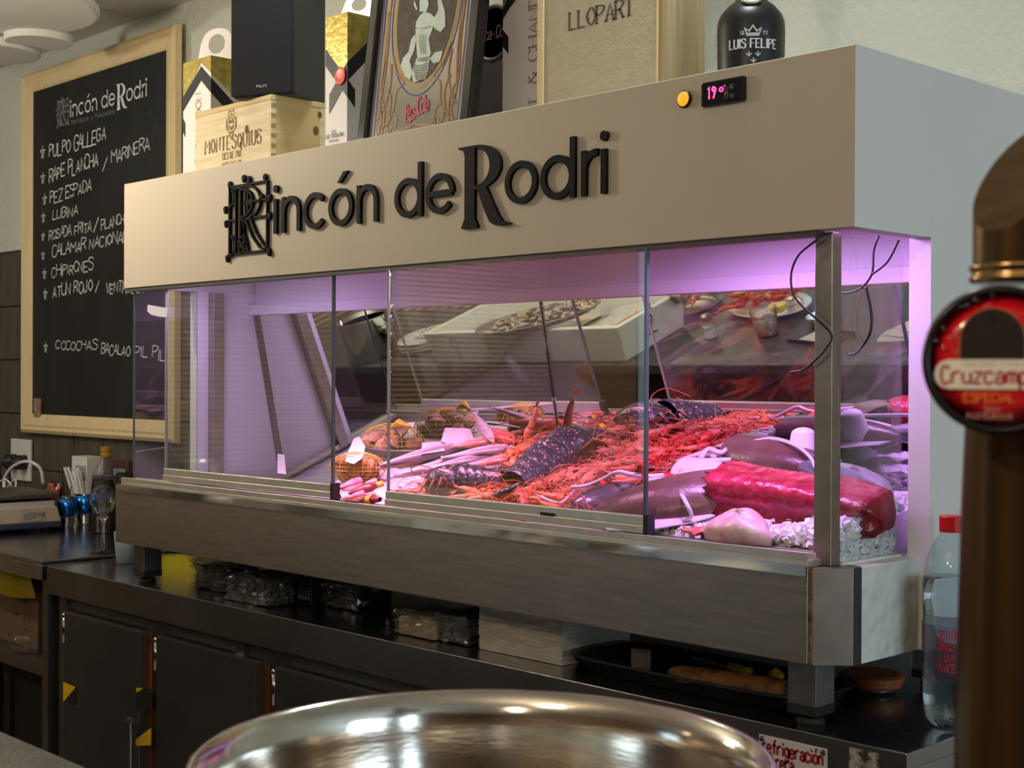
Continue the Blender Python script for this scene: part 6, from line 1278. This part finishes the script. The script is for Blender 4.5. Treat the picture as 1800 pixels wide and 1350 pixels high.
# drinks
def prop(nm, lb, cat, x, y, rz=0): return thing(nm, lb, cat, (x, y, BZ), rz)
t = prop('salt_shaker', 'square glass salt shaker with steel cap on the bar, seen in the mirror', 'shaker', -1.76, -1.10, R(30))
MB().prism([(-.02, -.014), (-.014, -.02), (.014, -.02), (.02, -.014), (.02, .014), (.014, .02), (-.014, .02), (-.02, .014)], 0, .062).build('glass', thin_glass, t, local=True); MB().box(-.016, .016, -.016, .016, .003, .045).build('salt', mat('salt', (.80, .80, .78), .9), t, local=True, bevel=.003)
MB().lathe([(.018, .062), (.019, .066), (.019, .078), (.014, .084), (.0001, .086)], 20).build('cap', mat('pewter_cap', (.25, .25, .22), .35, 1), t, local=True)
t = prop('tumbler', 'tumbler of pale iced drink on the bar, seen in the mirror', 'glass', -1.545, -1.115)
MB().lathe([(.034, 0), (.036, .003), (.044, .092), (.0425, .092), (.034, .006), (.0001, .005)], 32).build('glass', thin_glass, t, local=True, smooth=True); MB().lathe([(.0325, .007), (.039, .060), (.0001, .060)], 32).build('drink', mat('pale_drink', (.62, .70, .66), .2, trans=.3), t, local=True, smooth=True)
for i in range(3): MB().box(-.013, .013, -.013, .013, -.013, .013, Matrix.Translation((.014*cos(i*2.1), .014*sin(i*2.1), .064)) @ Euler((i, i*2, 1)).to_matrix().to_4x4()).build('ice_cube', ice_m, t, local=True, bevel=.002)
t = prop('cocktail_glass', 'cocktail glass with yellow drink on the bar, seen in the mirror', 'glass', -1.92, -1.20)
MB().lathe([(.034, 0), (.034, .002), (.004, .007), (.0035, .085), (.052, .135), (.051, .135), (.003, .089)], 32).build('glass', thin_glass, t, local=True, smooth=True); MB().lathe([(.0001, .0885), (.042, .127), (.0001, .127)], 32).build('drink', mat('yellow_drink', (.85, .55, .12), .2), t, local=True, smooth=True)
# plates of cooked langoustines with lemon
lem = mat('lemon_yellow', (.85, .68, .03), .4)
pt1 = plate('oval plate of cooked langoustines with lemon near the drinks, seen in the mirror', -1.70, -1.36, BZ, .19, .62, 'seafood_plate', rz=R(25)); pt2 = plate('dark plate of cooked prawns behind the cocktail glass, seen in the mirror', -2.10, -1.38, BZ, .17, .8, 'seafood_plate', mat('black_slate', (.015, .015, .016), .3))
for (x, y, n, src, gp) in ((-1.70, -1.36, 20, reds, 'cooked langoustines on the oval plate'), (-2.10, -1.38, 22, lans, 'cooked prawns on the dark plate')):
    for i in range(n):
        M = Matrix.Translation((x+rn.uniform(-.12, .10), y+rn.uniform(-.07, .07), BZ+.03+.02*rn.random())) @ Euler((rn.uniform(-.3, .3), rn.uniform(-.2, .2), rn.random()*6)).to_matrix().to_4x4(); copy_thing(src[i % 3], M, 'cooked langoustine on the oval plate by the drinks, seen in the mirror' if x > -1.8 else 'cooked prawn on the dark plate, seen in the mirror', gp)
for i, (x, y) in enumerate(((-1.60, -1.27), (-1.86, -1.44))):
    t = thing('lemon_half', ['lemon half on the oval seafood plate, seen in the mirror', 'lemon wedge between the two seafood plates, seen in the mirror'][i], 'lemon', (x, y, BZ+.02)); MB().lathe([(.0001, 0), (.018, .004), (.028, .016), (.031, .03)], 24).build('rind', lem, t, local=True, smooth=True); MB().lathe([(.031, .03), (.027, .031), (.0001, .031)], 24).build('flesh', mat('lemon_flesh', (.88, .80, .30), .4), t, local=True)
# bill tray with card reader, napkins
t = prop('bill_tray', 'black bill tray with a paper slip on the bar, seen in the mirror', 'tray', -1.33, -1.08, R(15)); MB().box(-.09, .09, -.055, .055, 0, .004).box(-.09, .09, -.055, -.049, .004, .012).box(-.09, .09, .049, .055, .004, .012).build('tray', black, t, local=True); MB().box(-.06, .06, -.035, .035, .005, .006).build('paper_slip', mat('slip', (.75, .75, .72), .8), t, local=True)
t = prop('ashtray', 'small steel dish on the bar beyond the bill tray, seen in the mirror', 'dish', -1.42, -1.24); MB().lathe([(.03, 0), (.045, .004), (.05, .02), (.048, .02), (.042, .008), (.0001, .006)], 28).build('dish', chrome, t, local=True, smooth=True); MB().lathe([(.05, .02), (.053, .021), (.05, .022)], 28).build('rim', chrome, t, local=True)
for i in range(3): o = MB(Matrix.Translation((-1.04+.02*i, -1.10-.012*i, BZ+.004+.006*i)) @ Matrix.Rotation(R(18*i-10), 4, 'Z')).grid(lambda u, v: ((u-.5)*.17, (v-.5)*.10, .004*sin(5*u+3*v)), 12, 8).build('paper_napkin', mat('paper_white', (.76, .76, .72), .85), None, solid=.0015, smooth=True); tag(o, ['lowest white paper napkin on the bar, seen in the mirror', 'middle white paper napkin on the bar, seen in the mirror', 'topmost white paper napkin on the bar, seen in the mirror'][i], 'napkin', 'paper napkins on the bar')
